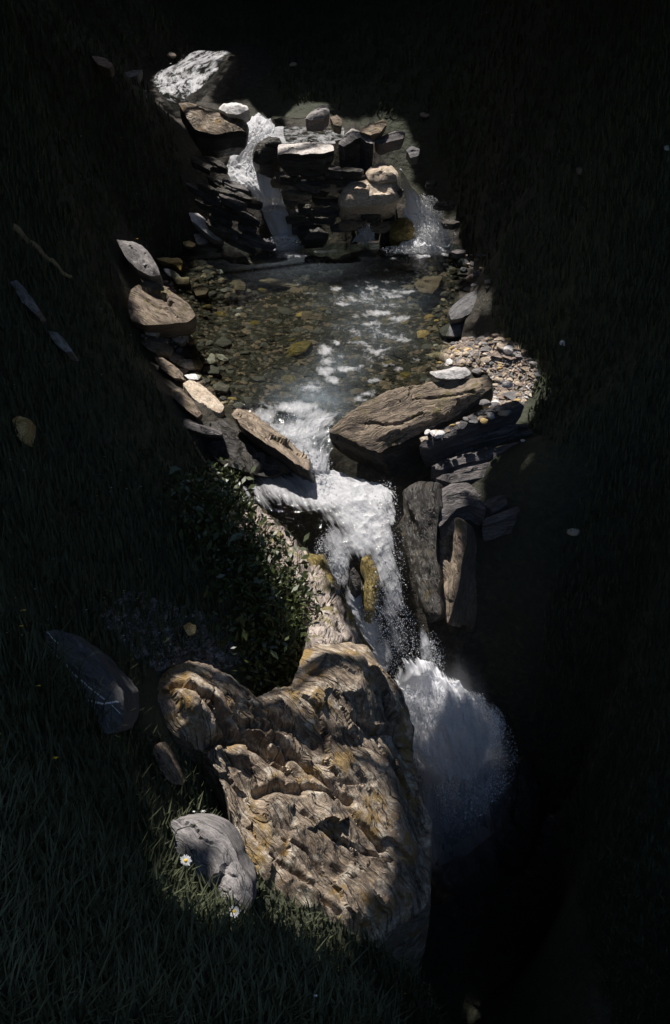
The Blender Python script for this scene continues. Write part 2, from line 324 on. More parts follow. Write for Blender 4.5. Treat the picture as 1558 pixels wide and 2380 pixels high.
GZ = np.zeros_like(GX); GZ[inner] = base_h(GX[inner], GY[inner])
cxx, cyy = np.clip(GX, -45, 45), np.clip(GY, -30, 85); o_ = ~inner
GZ[o_] = base_h(cxx[o_], cyy[o_]) + .25*np.hypot(GX-cxx, GY-cyy)[o_]
# distance to the water lines
wp = []
for sec in (POOL, BASIN, LOWER, LEFTC, RIGHTC, CHAN, FAR):
    for r, a, b_, z, _ in dense(sec, 30):
        for f in (0, .33, .67, 1): wp.append(P(a+(b_-a)*f, r, z)[:2])
wp = np.array(wp)
near = (np.abs(GX) < 7) & (GY > 1) & (GY < 26); dW = np.full(GX.shape, 9.0)
xs, ys = GX[near], GY[near]; dd = np.full(xs.shape, 9.0)
for i in range(0, len(xs), 20000): dd[i:i+20000] = np.sqrt(((xs[i:i+20000, None]-wp[None, :, 0])**2+(ys[i:i+20000, None]-wp[None, :, 1])**2).min(1))
dW[near] = dd
bedw = np.clip(1.25-dW/.9, 0, 1)
GZ += (1-bedw)*(.22*fbm(GX*.5, GY*.5, 0, 3, 4)+.07*fbm(GX*2.5, GY*2.5, 0, 5, 3)) + bedw*(.05*fbm(GX*2.2, GY*2.2, 0, 9, 4)+.035*fbm(GX*6, GY*6, 0, 12, 3))
for sec, gap in ((POOL, .13), (BASIN, .12), (LOWER, .25), (LEFTC, .10), (RIGHTC, .10), (CHAN, .06), (FAR, .07), (SMALLC, .06)):
    d_ = dense(sec, 260); f_ = np.linspace(-.03, 1.03, 150)
    q_ = P(d_[None, :, 1]+(d_[None, :, 2]-d_[None, :, 1])*f_[:, None], np.repeat(d_[:, 0][None], 150, 0), np.repeat(d_[:, 3][None], 150, 0)).reshape(-1, 3)
    i_ = np.searchsorted(gx, q_[:, 0]); j_ = np.searchsorted(gy, q_[:, 1])
    for a_ in range(-2, 2):
        for b2 in range(-2, 2): np.minimum.at(GZ, (np.clip(i_+a_, 0, len(gx)-1), np.clip(j_+b2, 0, len(gy)-1)), q_[:, 2]-gap)
me = mesh_from('ground', np.stack([GX, GY, GZ], -1).reshape(-1, 3), grid_faces(len(gx), len(gy)), M['ground'], attrs={'bed': bedw.ravel()})
link('ground', me, kind='structure')
def hgt(x, y):
    i = np.clip(np.searchsorted(gx, x)-1, 0, len(gx)-2); j = np.clip(np.searchsorted(gy, y)-1, 0, len(gy)-2)
    a = (x-gx[i])/(gx[i+1]-gx[i]); b_ = (y-gy[j])/(gy[j+1]-gy[j])
    return (GZ[i, j]*(1-a)*(1-b_)+GZ[i+1, j]*a*(1-b_)+GZ[i, j+1]*(1-a)*b_+GZ[i+1, j+1]*a*b_)
TS = np.exp(np.linspace(math.log(1.2), math.log(40), 500))
def hit(px, row):
    """where the line of sight meets the ground"""
    d = ray(px, row); q = d[None]*TS[:, None]; below = q[:, 2] < hgt(q[:, 0], q[:, 1]); k = int(np.argmax(below)) if below.any() else len(TS)-1
    if k == 0: return q[0]
    a, b_ = TS[k-1], TS[k]
    for _ in range(8):
        m = .5*(a+b_); p = d*m
        if p[2] < hgt(p[0], p[1]): b_ = m
        else: a = m
    return d*b_

# ---------------------------------------------------------------- water sheets
def foam_at(px, row, blobs):
    f = np.zeros_like(px)
    for (x, y, rx, ry, s) in blobs: f = np.maximum(f, s*np.exp(-(((px-x)/rx)**2+((row-y)/ry)**2)))
    return f
def sheet(name, sec, nu, nv, mat, foam, amp, seed, body=None, bulge=0.0, label=None, cat=None, kind=None, parent=None, chop=3.0, depth=None, endfade=None, milk=None, botfade=None):
    d = dense(sec, nv); f = np.linspace(0, 1, nu)
    row = np.repeat(d[:, 0][None], nu, 0); px = d[None, :, 1]+(d[None, :, 2]-d[None, :, 1])*f[:, None]; z = np.repeat(d[:, 3][None], nu, 0)
    p = P(px, row, z)
    du = np.gradient(p, axis=0); dv = np.gradient(p, axis=1); n = np.cross(du, dv); n /= np.linalg.norm(n, axis=-1, keepdims=True)+1e-9
    flip = n[..., 2].mean() < 0; n = np.where(n[..., 2:3] < 0, -n, n); gf = grid_faces(nu, nv); gf = gf[:, ::-1] if flip else gf
    U = np.cumsum(np.linalg.norm(du, axis=-1), 0); U = U-U[nu//2][None]; V = np.cumsum(np.linalg.norm(dv, axis=-1), 1)
    fo = foam(px, row, f[:, None]+0*row); e = np.minimum(f, 1-f)[:, None]*(d[:, 2]-d[:, 1])[None]
    bd = np.clip(e/body, 0, 1)*1.4*(np.clip((row-row.min())/endfade, 0, 1) if endfade else 1)*(np.clip((row.max()-row)/botfade, 0, 1) if botfade else 1) if body else np.full(fo.shape, 3.0)
    amp_ = amp*(.35+1.0*np.clip(fo, 0, 1))
    disp = amp_*(fbm(U*chop, V*chop*.6, 0, seed, 5)+.5*fbm(U*chop*3, V*chop*1.6, 0, seed+9, 4, True)) + bulge*np.sin(np.pi*f)[:, None]
    p = p+n*disp[..., None]
    me = mesh_from(name, p.reshape(-1, 3), gf, mat, uv=np.stack([U, V], -1).reshape(-1, 2), attrs={'foam': fo.ravel(), 'body': bd.ravel(), 'depth': (depth(px, row) if depth else 0*px).ravel(), 'milk': (milk(px, row) if milk else 0*px).ravel()})
    return link(name, me, label=label, cat=cat, kind=kind, parent=parent), p, px, row, fo, bd
DROPS = []
def spray(px_blobs, n, zf, size, up=.0, seed=0, back=.25):
    """fine drops thrown around a point: (px,row,rx,ry) cloud at level zf"""
    r = np.random.default_rng(seed)
    for (x, y, rx, ry, z, k) in px_blobs:
        if y > 900:
            s_ = np.array(POOL if y < 1092 else BASIN if y < 1588 else LOWER, float); z = float(np.interp(y, s_[:, 0], s_[:, 3]))
        m = int(n*k*2.2); g_ = r.normal(0, 1, (2, m)); g_ *= np.where((g_**2).sum(0) > 3.6, .55, 1)[None]; X = x+rx*g_[0]; Y = y+ry*g_[1]
        p0 = P(x, y, z); dep = np.linalg.norm(p0); d = ray(X, Y); d /= np.linalg.norm(d, axis=1, keepdims=True)
        q = d*(dep-.05-np.abs(r.normal(0, back, m)))[:, None]
        DROPS.append(np.c_[q, size*np.exp(r.normal(0, .45, m))])

pool_blobs = [(662, 574, 40, 9, 1.0), (680, 590, 60, 12, .38), (950, 680, 30, 8, .38), (820, 768, 30, 8, .38), (940, 790, 26, 7, .36), (880, 815, 34, 8, .40), (800, 830, 22, 9, .44), (965, 835, 22, 7, .32), (870, 885, 24, 8, .42), (985, 586, 60, 12, .8), (850, 566, 40, 4, .6), (925, 592, 40, 8, .30),
              (780, 672, 26, 10, .42), (810, 690, 34, 11, .46), (795, 706, 30, 10, .40), (862, 672, 24, 7, .36), (905, 690, 34, 10, .44), (930, 712, 22, 8, .34), (840, 735, 34, 9, .40), (884, 728, 36, 9, .58), (925, 742, 30, 8, .50), (870, 752, 46, 9, .40),
              (758, 815, 18, 18, .52), (762, 838, 20, 14, .50), (784, 796, 9, 10, .50), (758, 866, 24, 12, .64), (775, 884, 22, 12, .56), (810, 858, 32, 8, .66), (845, 852, 22, 6, .5), (905, 846, 26, 8, .40), (930, 858, 22, 8, .36), (855, 915, 26, 9, .50), (835, 926, 18, 8, .44),
              (880, 690, 110, 45, .27), (860, 790, 110, 70, .25), (700, 680, 60, 30, .14), (730, 905, 36, 20, .34), (690, 950, 60, 18, .52), (625, 965, 40, 22, .50), (740, 975, 40, 30, .55), (690, 1000, 50, 30, .62), (700, 1040, 40, 35, .62), (745, 1000, 30, 25, .4), (722, 1080, 40, 40, 1.0), (650, 990, 40, 16, .45)]
st, *_ = sheet('stream_water', POOL, 260, 420, M['water'], lambda X, Y, f: foam_at(X, Y, pool_blobs)*np.where(Y < 620, 1, np.where(Y > 930, 1.1, .76))+.02, .024, 31, kind='structure', chop=3.2, depth=lambda X, Y: np.clip(1.15-(Y-566)/55, 0, 1)*np.clip((X-440)/120, .3, 1),
                milk=lambda X, Y: foam_at(X, Y, [(690, 606, 120, 50, .10), (670, 580, 45, 12, .3), (870, 700, 110, 35, .17), (870, 770, 90, 60, .15), (790, 850, 60, 50, .22), (730, 930, 80, 50, .45), (700, 1010, 60, 60, .5)]))
basin_blobs = [(745, 1105, 65, 34, 1.5), (640, 1138, 85, 40, .66), (800, 1145, 115, 40, 1.5), (880, 1150, 50, 34, 1.25), (700, 1150, 90, 22, .72), (850, 1200, 80, 42, 1.3), (850, 1250, 80, 50, 1.1), (780, 1250, 45, 40, .8),
               (890, 1290, 40, 80, .95), (790, 1310, 28, 60, 1.0), (825, 1400, 24, 60, 1.1), (860, 1470, 24, 60, 1.2), (885, 1530, 22, 40, 1.2), (915, 1380, 30, 80, .72), (925, 1480, 26, 60, .45), (990, 1500, 15, 60, 1.05), (1005, 1570, 20, 60, 1.25), (955, 1560, 26, 60, .28), (925, 1220, 22, 70, .55)]
def basin_foam(X, Y, f):
    a = foam_at(X, Y, basin_blobs)*.76
    a *= 1-.95*np.exp(-(((X-715)/55)**2+((Y-1235)/26)**2))           # the still dark eddy
    a *= 1-.9*np.exp(-(((X-858)/17)**2+((Y-1330)/45)**2))*1.0         # moss-covered rock breaks the sheet
    a *= 1-.9*np.exp(-(((X-866)/12)**2+((Y-1410)/35)**2))
    a *= 1-.8*np.exp(-(((X-820)/10)**2+((Y-1330)/22)**2))
    return a
fall = empty('waterfall', P(850, 1300, -7.8), 'white main waterfall spreading below the two slabs and dropping past the big tan rock', 'waterfall')
def part(o):
    o.matrix_parent_inverse = o.parent.matrix_basis.inverted() if False else Matrix.Translation(-o.parent.location); return o
bpy.context.view_layer.update()
part(sheet('water_curtain', BASIN, 240, 460, M['fall'], basin_foam, .042, 41, body=42, parent=fall, chop=3.5)[0])
def low_foam(X, Y, f):
    return np.clip(2.4-.5*f*np.clip((Y-1640)/150, 0, 1)-np.clip((Y-1800)/420, 0, 1)*.9, .12, 2)
part(sheet('lower_plunge', LOWER, 200, 300, M['fall'], low_foam, .26, 51, body=95, bulge=.30, endfade=50, botfade=300, parent=fall, chop=2.2)[0])
cs = empty('cascade', P(620, 400, -5), 'left white cascade stepping down through rocks into the clear pool', 'cascade')
part(sheet('cascade_water', LEFTC, 90, 300, M['fall'], lambda X, Y, f: np.where(Y < 465, 1.6, .95-.12*np.clip((Y-480)/80, 0, 1)), .055, 61, body=12, bulge=.10, parent=cs, chop=4)[0])
part(sheet('channel_water', CHAN, 120, 40, M['water'], lambda X, Y, f: .3+.2*(f < .3), .03, 63, parent=cs)[0])
cs2 = empty('cascade', P(980, 540, -5.8), 'right white cascade splashing over a small mossy boulder into the pool', 'cascade')
part(sheet('cascade_water', RIGHTC, 110, 200, M['fall'], lambda X, Y, f: np.clip((Y-425)/60, .5, 1.6)*(1-.9*np.exp(-(((X-935)/26)**2+((Y-535)/28)**2))), .07, 71, body=26, bulge=.1, parent=cs2, chop=4)[0])
link('trickle', sheet('x', SMALLC, 40, 60, M['fall'], lambda X, Y, f: .95+0*f, .06, 75, body=9, chop=5)[0].data, label='small white trickle left of the mossy boulder, just above the pool', cat='trickle')
o = bpy.data.objects['x']; bpy.data.objects.remove(o)
sheet('upper_riffle', FAR, 100, 160, M['riffle'], lambda X, Y, f: .40*np.clip((240-Y)/25, 0, 1)*np.clip(np.minimum(f, 1-f)/.12, 0, 1)+.05, .03, 81, kind='structure', body=14, chop=3)
spray([(660, 562, 22, 8, -5.98, 1), (620, 400, 30, 35, -5.0, 2), (985, 500, 26, 26, -5.6, 2.6), (1010, 550, 26, 20, -5.85, 2.6), (960, 580, 40, 6, -5.98, 1), (600, 330, 25, 25, -4.5, 1), (850, 545, 12, 14, -5.85, .6)], 500, 0, .0060, seed=1, back=.12)
spray([(690, 1010, 50, 35, -6.6, .8), (735, 1080, 22, 18, -6.9, .4), (895, 1150, 16, 20, -7.05, .15), (770, 1280, 22, 30, -7.6, .7), (912, 1260, 14, 80, -7.6, .2), (905, 1380, 24, 80, -8.2, .8), (860, 1480, 20, 50, -8.7, .5), (925, 1500, 32, 50, -8.9, .9), (1005, 1560, 16, 50, -9.1, 1.0)], 800, 0, .0030, seed=2, back=.12)
spray([(990, 1640, 42, 30, -9.4, 6), (1060, 1660, 34, 22, -9.4, 4), (1085, 1632, 24, 14, -9.35, 1.6), (1130, 1690, 24, 30, -9.5, 3), (1040, 1720, 60, 45, -9.9, 5), (1080, 1790, 55, 60, -10.5, 4), (1050, 1840, 50, 60, -11, 3), (1110, 1760, 50, 60, -10.6, 3)], 1400, 0, .0024, seed=3, back=.35)
# ---------------------------------------------------------------- rocks
def resample(poly, step, rough, seed, closed=True):
    pts = np.array(poly, float); nx = np.roll(pts, -1, 0); L = np.hypot(*(nx-pts).T); out = []
    for p, q, l in zip(pts, nx, L):
        k = max(1, int(round(l/step)))
        for i in range(k): out.append(p+(q-p)*i/k)
    out = np.array(out)
    for _ in range(1): out = .5*out+.25*(np.roll(out, 1, 0)+np.roll(out, -1, 0))
    tan = np.roll(out, -1, 0)-np.roll(out, 1, 0); tan /= np.linalg.norm(tan, axis=1, keepdims=True)+1e-9
    nrm = np.stack([tan[:, 1], -tan[:, 0]], 1); n = fbm(out[:, 0]/(step*6), out[:, 1]/(step*6), 0, seed, 4)+.5*fbm(out[:, 0]/(step*2), out[:, 1]/(step*2), 0, seed+5, 2)
    return out+nrm*(n*rough)[:, None]
def slab(poly, plane, thick=.3, res=None, grain=0.0, relief=.02, bulge=.04, edge=.12, seed=0, rough=2.5, cracks=(), taper=.12, down=None, tilt=None, extra=None, steps=3.0, gscale=1.0, facets=None):
    """a rock whose upper face has the traced outline; sides go down by 'thick'. plane: three (px,row,z) or (point, normal)"""
    cx, cy = np.mean([p[0] for p in poly]), np.mean([p[1] for p in poly])
    if len(plane) == 3:
        a, b_, c = [P(*q) for q in plane]; n = np.cross(b_-a, c-a); n /= np.linalg.norm(n); n = n if n[2] > 0 else -n; p0 = a
    else: p0, n = np.array(plane[0], float), np.array(plane[1], float); n /= np.linalg.norm(n)
    def unp(px, row):
        d = ray(px, row); return d*((p0@n)/(d@n))[..., None]
    # the px size at that depth
    w = unp(np.array([cx, cx+10.0]), np.array([cy, cy])); mpp = np.linalg.norm(w[1]-w[0])/10
    ext = max(max(p[0] for p in poly)-min(p[0] for p in poly), max(p[1] for p in poly)-min(p[1] for p in poly))
    res = res or max(2.2, min(7, ext/26))
    out = resample(poly, res, min(rough, ext*.03), seed)
    X, Y = np.meshgrid(np.arange(out[:, 0].min(), out[:, 0].max(), res), np.arange(out[:, 1].min(), out[:, 1].max(), res))
    r = np.random.default_rng(seed); X = X+r.uniform(-.3, .3, X.shape)*res; Y = Y+r.uniform(-.3, .3, Y.shape)*res
    ok = inpoly(X, Y, [tuple(p) for p in out]); X, Y = X[ok], Y[ok]; dd_ = segdist(X, Y, [tuple(p) for p in out], True); X, Y = X[dd_ > res*.55], Y[dd_ > res*.55]
    nb = len(out); pts = np.r_[out, np.c_[X, Y]]
    vs, _, fs, *_ = delaunay_2d_cdt([Vector(p) for p in pts], [(i, (i+1) % nb) for i in range(nb)], [list(range(nb))], 1, 1e-4)
    if len(vs) != len(pts): pts = np.array([tuple(v_) for v_ in vs])
    fs = np.array([f for f in fs if len(f) == 3]); px, py = pts[:, 0], pts[:, 1]
    q = unp(px, py); c3 = unp(np.array([cx]), np.array([cy]))[0]
    ax = np.array([1.0, 0, 0]); ax -= n*(ax@n); ax /= np.linalg.norm(ax); ay = np.cross(n, ax)
    ga = math.radians(grain); g2 = unp(np.array([cx, cx+12*math.cos(ga)]), np.array([cy, cy-12*math.sin(ga)])); gu = g2[1]-g2[0]; gu /= np.linalg.norm(gu); gv = np.cross(n, gu)
    U = (q-c3)@gu; V = (q-c3)@gv
    dE = segdist(px, py, [tuple(p) for p in out], True)*mpp; e = 1-np.exp(-dE/edge)
    wz = .07*fbm(U*1.4, V*1.4, 0, seed+3, 3)
    Vw = V+wz
    ridge = fbm(U*2.0/gscale, Vw*9/gscale, 0, seed+1, 5, True)
    terr = fbm(U*1.0/gscale, Vw*3.2/gscale, 0, seed+2, 3)*steps; fr = terr-np.floor(terr); terr = (np.floor(terr)+np.clip((fr-.35)/.3, 0, 1))/steps
    h = relief*(1.1*ridge+1.8*terr+.9*fbm(U*7, V*13, 0, seed+4, 3))
    fine = relief*.35*fbm(U*11, V*26, 0, seed+6, 2); h = h+fine
    sp = (facets or (max(.12, ext*mpp/3.2), 1.0))[0]; fa_ = (facets or (0, .55))[1]; rf = np.random.default_rng(seed+77)
    Uf, Vf = U+.12*sp*fbm(U*9, V*9, 0, seed+31, 3), (V+.12*sp*fbm(U*9, V*9, 5, seed+32, 3))*1.9
    nu_, nv_ = int(np.ptp(Uf)/sp)+2, int(np.ptp(Vf)/sp)+2; su = Uf.min()+(np.repeat(np.arange(nu_), nv_)+rf.uniform(.1, .9, nu_*nv_)-.5)*sp; sv = Vf.min()+(np.tile(np.arange(nv_), nu_)+rf.uniform(.1, .9, nu_*nv_)-.5)*sp
    dd2 = (Uf[:, None]-su)**2+(Vf[:, None]-sv)**2; k_ = dd2.argmin(1); ta, tb, tc_ = rf.normal(0, .16, len(su)), rf.normal(0, .20, len(su)), rf.normal(0, .07, len(su))*sp
    h = h+fa_*(ta[k_]*(Uf-su[k_])+tb[k_]*(Vf-sv[k_])+tc_[k_])
    for (line, wd, dp, *st) in cracks:
        wob = 5*fbm(px/28, py/28, 0, seed+8, 3)
        ds = segdist(px+wob, py+wob, line)*mpp; h = h-dp*np.exp(-(ds/wd)**2)
        if st:  # a step: the side above the line stands proud
            pass
    if extra is not None: h = h+extra(px, py, U, V)
    top = q+n*(h*np.clip(e*1.3, .25, 1)+bulge*e)[:, None]
    dn = np.array(down, float) if down is not None else np.array([0, 0, -1.0])-.25*n; dn /= np.linalg.norm(dn)
    rings = [top]; faces = [fs]; k = max(2, min(9, int(thick/.07))); base = len(pts); prev = np.arange(nb); L = [top]
    rim = top[:nb]; cen = rim.mean(0); per = np.cumsum(np.linalg.norm(rim-np.roll(rim, 1, 0), axis=1)); uvs = [np.c_[U, V]]; off = base; quads = []
    for j in range(1, k+1):
        tt = j/k; rr = rim+dn*thick*tt; rad = rim-cen; rad -= n*(rad@n)[:, None]
        lay = .10*fbm(per*.3, np.full(nb, tt*thick*9), 0, seed+11, 3)[:, None]
        out_ = (taper*.35*math.sin(tt*math.pi)-taper*tt)+lay*.6
        rr = rr+rad*out_+ (relief*1.2*np.stack([fbm(per*3, np.full(nb, tt*thick*6), 0, seed+20+i, 3) for i in range(3)], 1))
        L.append(rr); cur = np.arange(off, off+nb); quads.append(np.stack([prev, np.roll(prev, -1), np.roll(cur, -1), cur], 1)); prev = cur; off += nb
        uvs.append(np.c_[per, np.full(nb, -tt*thick)])
    L.append(L[-1].mean(0, keepdims=True)); uvs.append(np.zeros((1, 2)))
    V3 = np.concatenate(L); uv = np.concatenate(uvs)
    fl = [tuple(f) for f in fs] + [tuple(f) for qd in quads for f in qd] + [(prev[i], prev[(i+1) % nb], off) for i in range(nb)]
    return V3, fl, uv, c3, len(fs)
ROCKS = {}
def rock(name, poly, plane, mat, label=None, cat='rock', parent=None, group=None, sharp=38, side=None, **kw):
    V3, fl, uv, c3, nf = slab(poly, plane, **kw)
    me = mesh_from(name, V3-c3, fl, M[mat] if isinstance(mat, str) else mat, uv=uv, smooth=True, sharp=sharp)
    if side: me.materials.append(M[side]); me.polygons.foreach_set('material_index', [0]*nf+[1]*(len(fl)-nf))  # darker second material puts the shade of the sides into their colour
    import bmesh
    bm = bmesh.new(); bm.from_mesh(me); bmesh.ops.recalc_face_normals(bm, faces=bm.faces); bm.to_mesh(me); bm.free()
    loc = Vector(c3)-(parent.location if parent is not None else Vector((0, 0, 0)))
    return link(name, me, parent=parent, label=label, cat=cat if parent is None else None, group=group, loc=loc)
def onto(px, row, lift=.0, n=(0, -.25, 1)):
    p = hit(px, row); p = p*(1-lift/max(.3, -p[2])) if lift else p
    return (p, n)
def lv(px, row, z, n): return (P(px, row, z), n)

# the big tan rock in the foreground
bigpoly = [(705, 1512), (735, 1500), (800, 1494), (852, 1500), (890, 1558), (932, 1605), (965, 1690), (966, 1740), (988, 1830), (1018, 1905), (1012, 1990), (1004, 2100), (930, 2150), (885, 2185), (830, 2188), (760, 2160), (700, 2120), (640, 2075), (585, 2010),
           (556, 1950), (530, 1850), (505, 1790), (470, 1742), (400, 1706), (345, 1640), (352, 1600), (385, 1560), (440, 1532), (490, 1548), (530, 1570), (562, 1595), (598, 1622), (640, 1600), (672, 1596), (690, 1560)]
cr = [([(500, 1610), (520, 1660), (560, 1700), (640, 1740), (700, 1800), (760, 1850), (800, 1880)], .018, .10), ([(560, 1690), (620, 1695), (680, 1710), (720, 1745)], .02, .08),
      ([(400, 1610), (470, 1650), (540, 1722), (610, 1742)], .022, .12), ([(450, 1742), (500, 1728), (560, 1722), (600, 1738), (650, 1775)], .035, .20), ([(600, 1845), (640, 1838), (690, 1850)], .03, .12),
      ([(800, 1690), (850, 1712), (910, 1702), (962, 1730)], .022, .10), ([(690, 1900), (760, 1960), (840, 1990), (900, 2010)], .012, .05), ([(560, 1900), (620, 1990), (700, 2060), (780, 2130)], .014, .05),
      ([(780, 1870), (820, 1930), (880, 1985)], .012, .05), ([(880, 1610), (920, 1680), (940, 1740)], .012, .05), ([(640, 1760), (690, 1840), (760, 1870)], .015, .07),
      ([(650, 1960), (700, 1985), (745, 2040)], .010, .04), ([(430, 1560), (470, 1610), (560, 1640), (640, 1690)], .012, .05)]
def bigx(px, py, U, V):
    h = .10*np.exp(-(((px-455)/95)**2+((py-1655)/65)**2))               # left shoulder
    h += .14*np.exp(-(((px-790)/120)**2+((py-1600)/80)**2))             # head
    h -= .55*np.clip((px-(880+.18*(py-1700)))/150, 0, 1)**1.3*np.clip((py-1640)/120, 0, 1)   # the right flank turns away to the gorge
    h -= .08*np.clip((px-930)/40, 0, 1)*np.clip((1700-py)/100, 0, 1)
    h -= .10*np.clip((py-(1730+.35*(px-450)))/18, 0, 1)*np.clip((620-px)/60, 0, 1)
    h -= .22*np.clip((py-2120)/80, 0, 1)**2
    h += .06*np.exp(-(((px-800)/90)**2+((py-1800)/60)**2))-.05*np.clip((py-1708)/14, 0, 1)*np.exp(-((px-860)/90)**2)*np.exp(-((py-1730)/60)**2)
    return h
big = rock('big_rock', bigpoly, [(800, 1500, -6.35), (850, 2180, -7.5), (420, 1620, -6.17)], 'tan', label='biggest rock, sunlit tan layered schist filling the foreground left of the waterfall',
           thick=2.2, res=3.2, grain=-56, relief=.026, bulge=.10, edge=.10, seed=101, rough=4, facets=(.30, .85), gscale=.7, cracks=cr, taper=.10, extra=bigx, sharp=60, down=(0, .25, -1), steps=2.2)
rock('cliff_rock', [(556, 1228), (566, 1178), (592, 1174), (640, 1212), (690, 1258), (742, 1300), (790, 1390), (838, 1468), (852, 1502), (800, 1520), (725, 1530), (715, 1440), (700, 1390), (655, 1330), (620, 1290), (590, 1262)],
     [(575, 1180, -6.75), (800, 1490, -6.75), (700, 1490, -6.25)], 'cliff', label='long narrow grey-brown rock wall bordering the left edge of the main waterfall', thick=1.6, res=3.2, grain=-62, relief=.03, bulge=.05, edge=.08, seed=103, rough=3, cracks=[([(690, 1270), (735, 1370), (770, 1450)], .015, .07)])
rock('mossy_rock', [(712, 1285), (752, 1290), (790, 1370), (845, 1480), (868, 1512), (842, 1500), (806, 1460), (760, 1380), (725, 1330)], [(740, 1290, -6.86), (850, 1490, -6.98), (740, 1380, -6.72)], 'mossy', label='wet ochre-green mossy strip of rock between the cliff rock and falling water', thick=1.2, res=3, grain=-62, relief=.025, seed=105)
rock('mossy_rock', [(838, 1300), (855, 1288), (872, 1310), (886, 1345), (880, 1385), (868, 1425), (852, 1425), (842, 1375), (850, 1345)], [(855, 1290, -7.09), (870, 1420, -7.54), (840, 1360, -7.31)], 'mossy', label='golden mossy rock poking through the middle of the waterfall', thick=.5, res=2.5, grain=-75, relief=.03, seed=107, bulge=.10)
rock('wet_rock', [(812, 1330), (822, 1318), (838, 1340), (840, 1362), (828, 1372), (818, 1352)], [(822, 1320, -7.12), (830, 1370, -7.3), (812, 1345, -7.2)], 'wet', label='small black wet rock left of the golden mossy rock in the waterfall', thick=.4, seed=108, bulge=.08)
# the two slabs at the narrows
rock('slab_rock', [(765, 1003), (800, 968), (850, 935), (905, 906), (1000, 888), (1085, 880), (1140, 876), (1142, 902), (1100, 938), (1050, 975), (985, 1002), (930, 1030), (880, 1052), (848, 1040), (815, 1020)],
     [(780, 1000, -6.12), (880, 1050, -6.3), (1140, 880, -5.62)], 'brown', label='wide flat brown sunlit slab overhanging the narrows from the right', cat='rock', side='wet', thick=.6, res=4.0, grain=20, facets=(.6, .22), relief=.014, bulge=.03, edge=.07, seed=111, rough=4, taper=.30, down=(.2, .45, -1),  # near-black sides colour in the shade below the overhang
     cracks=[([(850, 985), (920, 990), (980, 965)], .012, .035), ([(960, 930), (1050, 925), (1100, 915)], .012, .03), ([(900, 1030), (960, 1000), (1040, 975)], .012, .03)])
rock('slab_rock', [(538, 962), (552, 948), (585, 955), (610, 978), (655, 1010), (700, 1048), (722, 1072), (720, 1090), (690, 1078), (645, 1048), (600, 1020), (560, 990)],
     [(545, 955, -6.05), (720, 1082, -6.42), (600, 1020, -6.15)], 'brown', label='narrow tilted slab with mossy rim hanging over the narrows from the left', side='wet', thick=.62, res=2.6, grain=-38, relief=.018, edge=.05, seed=113, rough=2.5, taper=.30, down=(.25, .55, -1))  # shade under this slab is painted by its dark sides
rock('slab_rock', [(424, 892), (440, 880), (468, 895), (500, 922), (522, 945), (512, 958), (480, 950), (448, 925)], onto(470, 920, .10, (.1, -.35, 1)), 'buff', label='tan rock strip just up-left of the tilted left slab', thick=.4, grain=-40, relief=.015, seed=115)
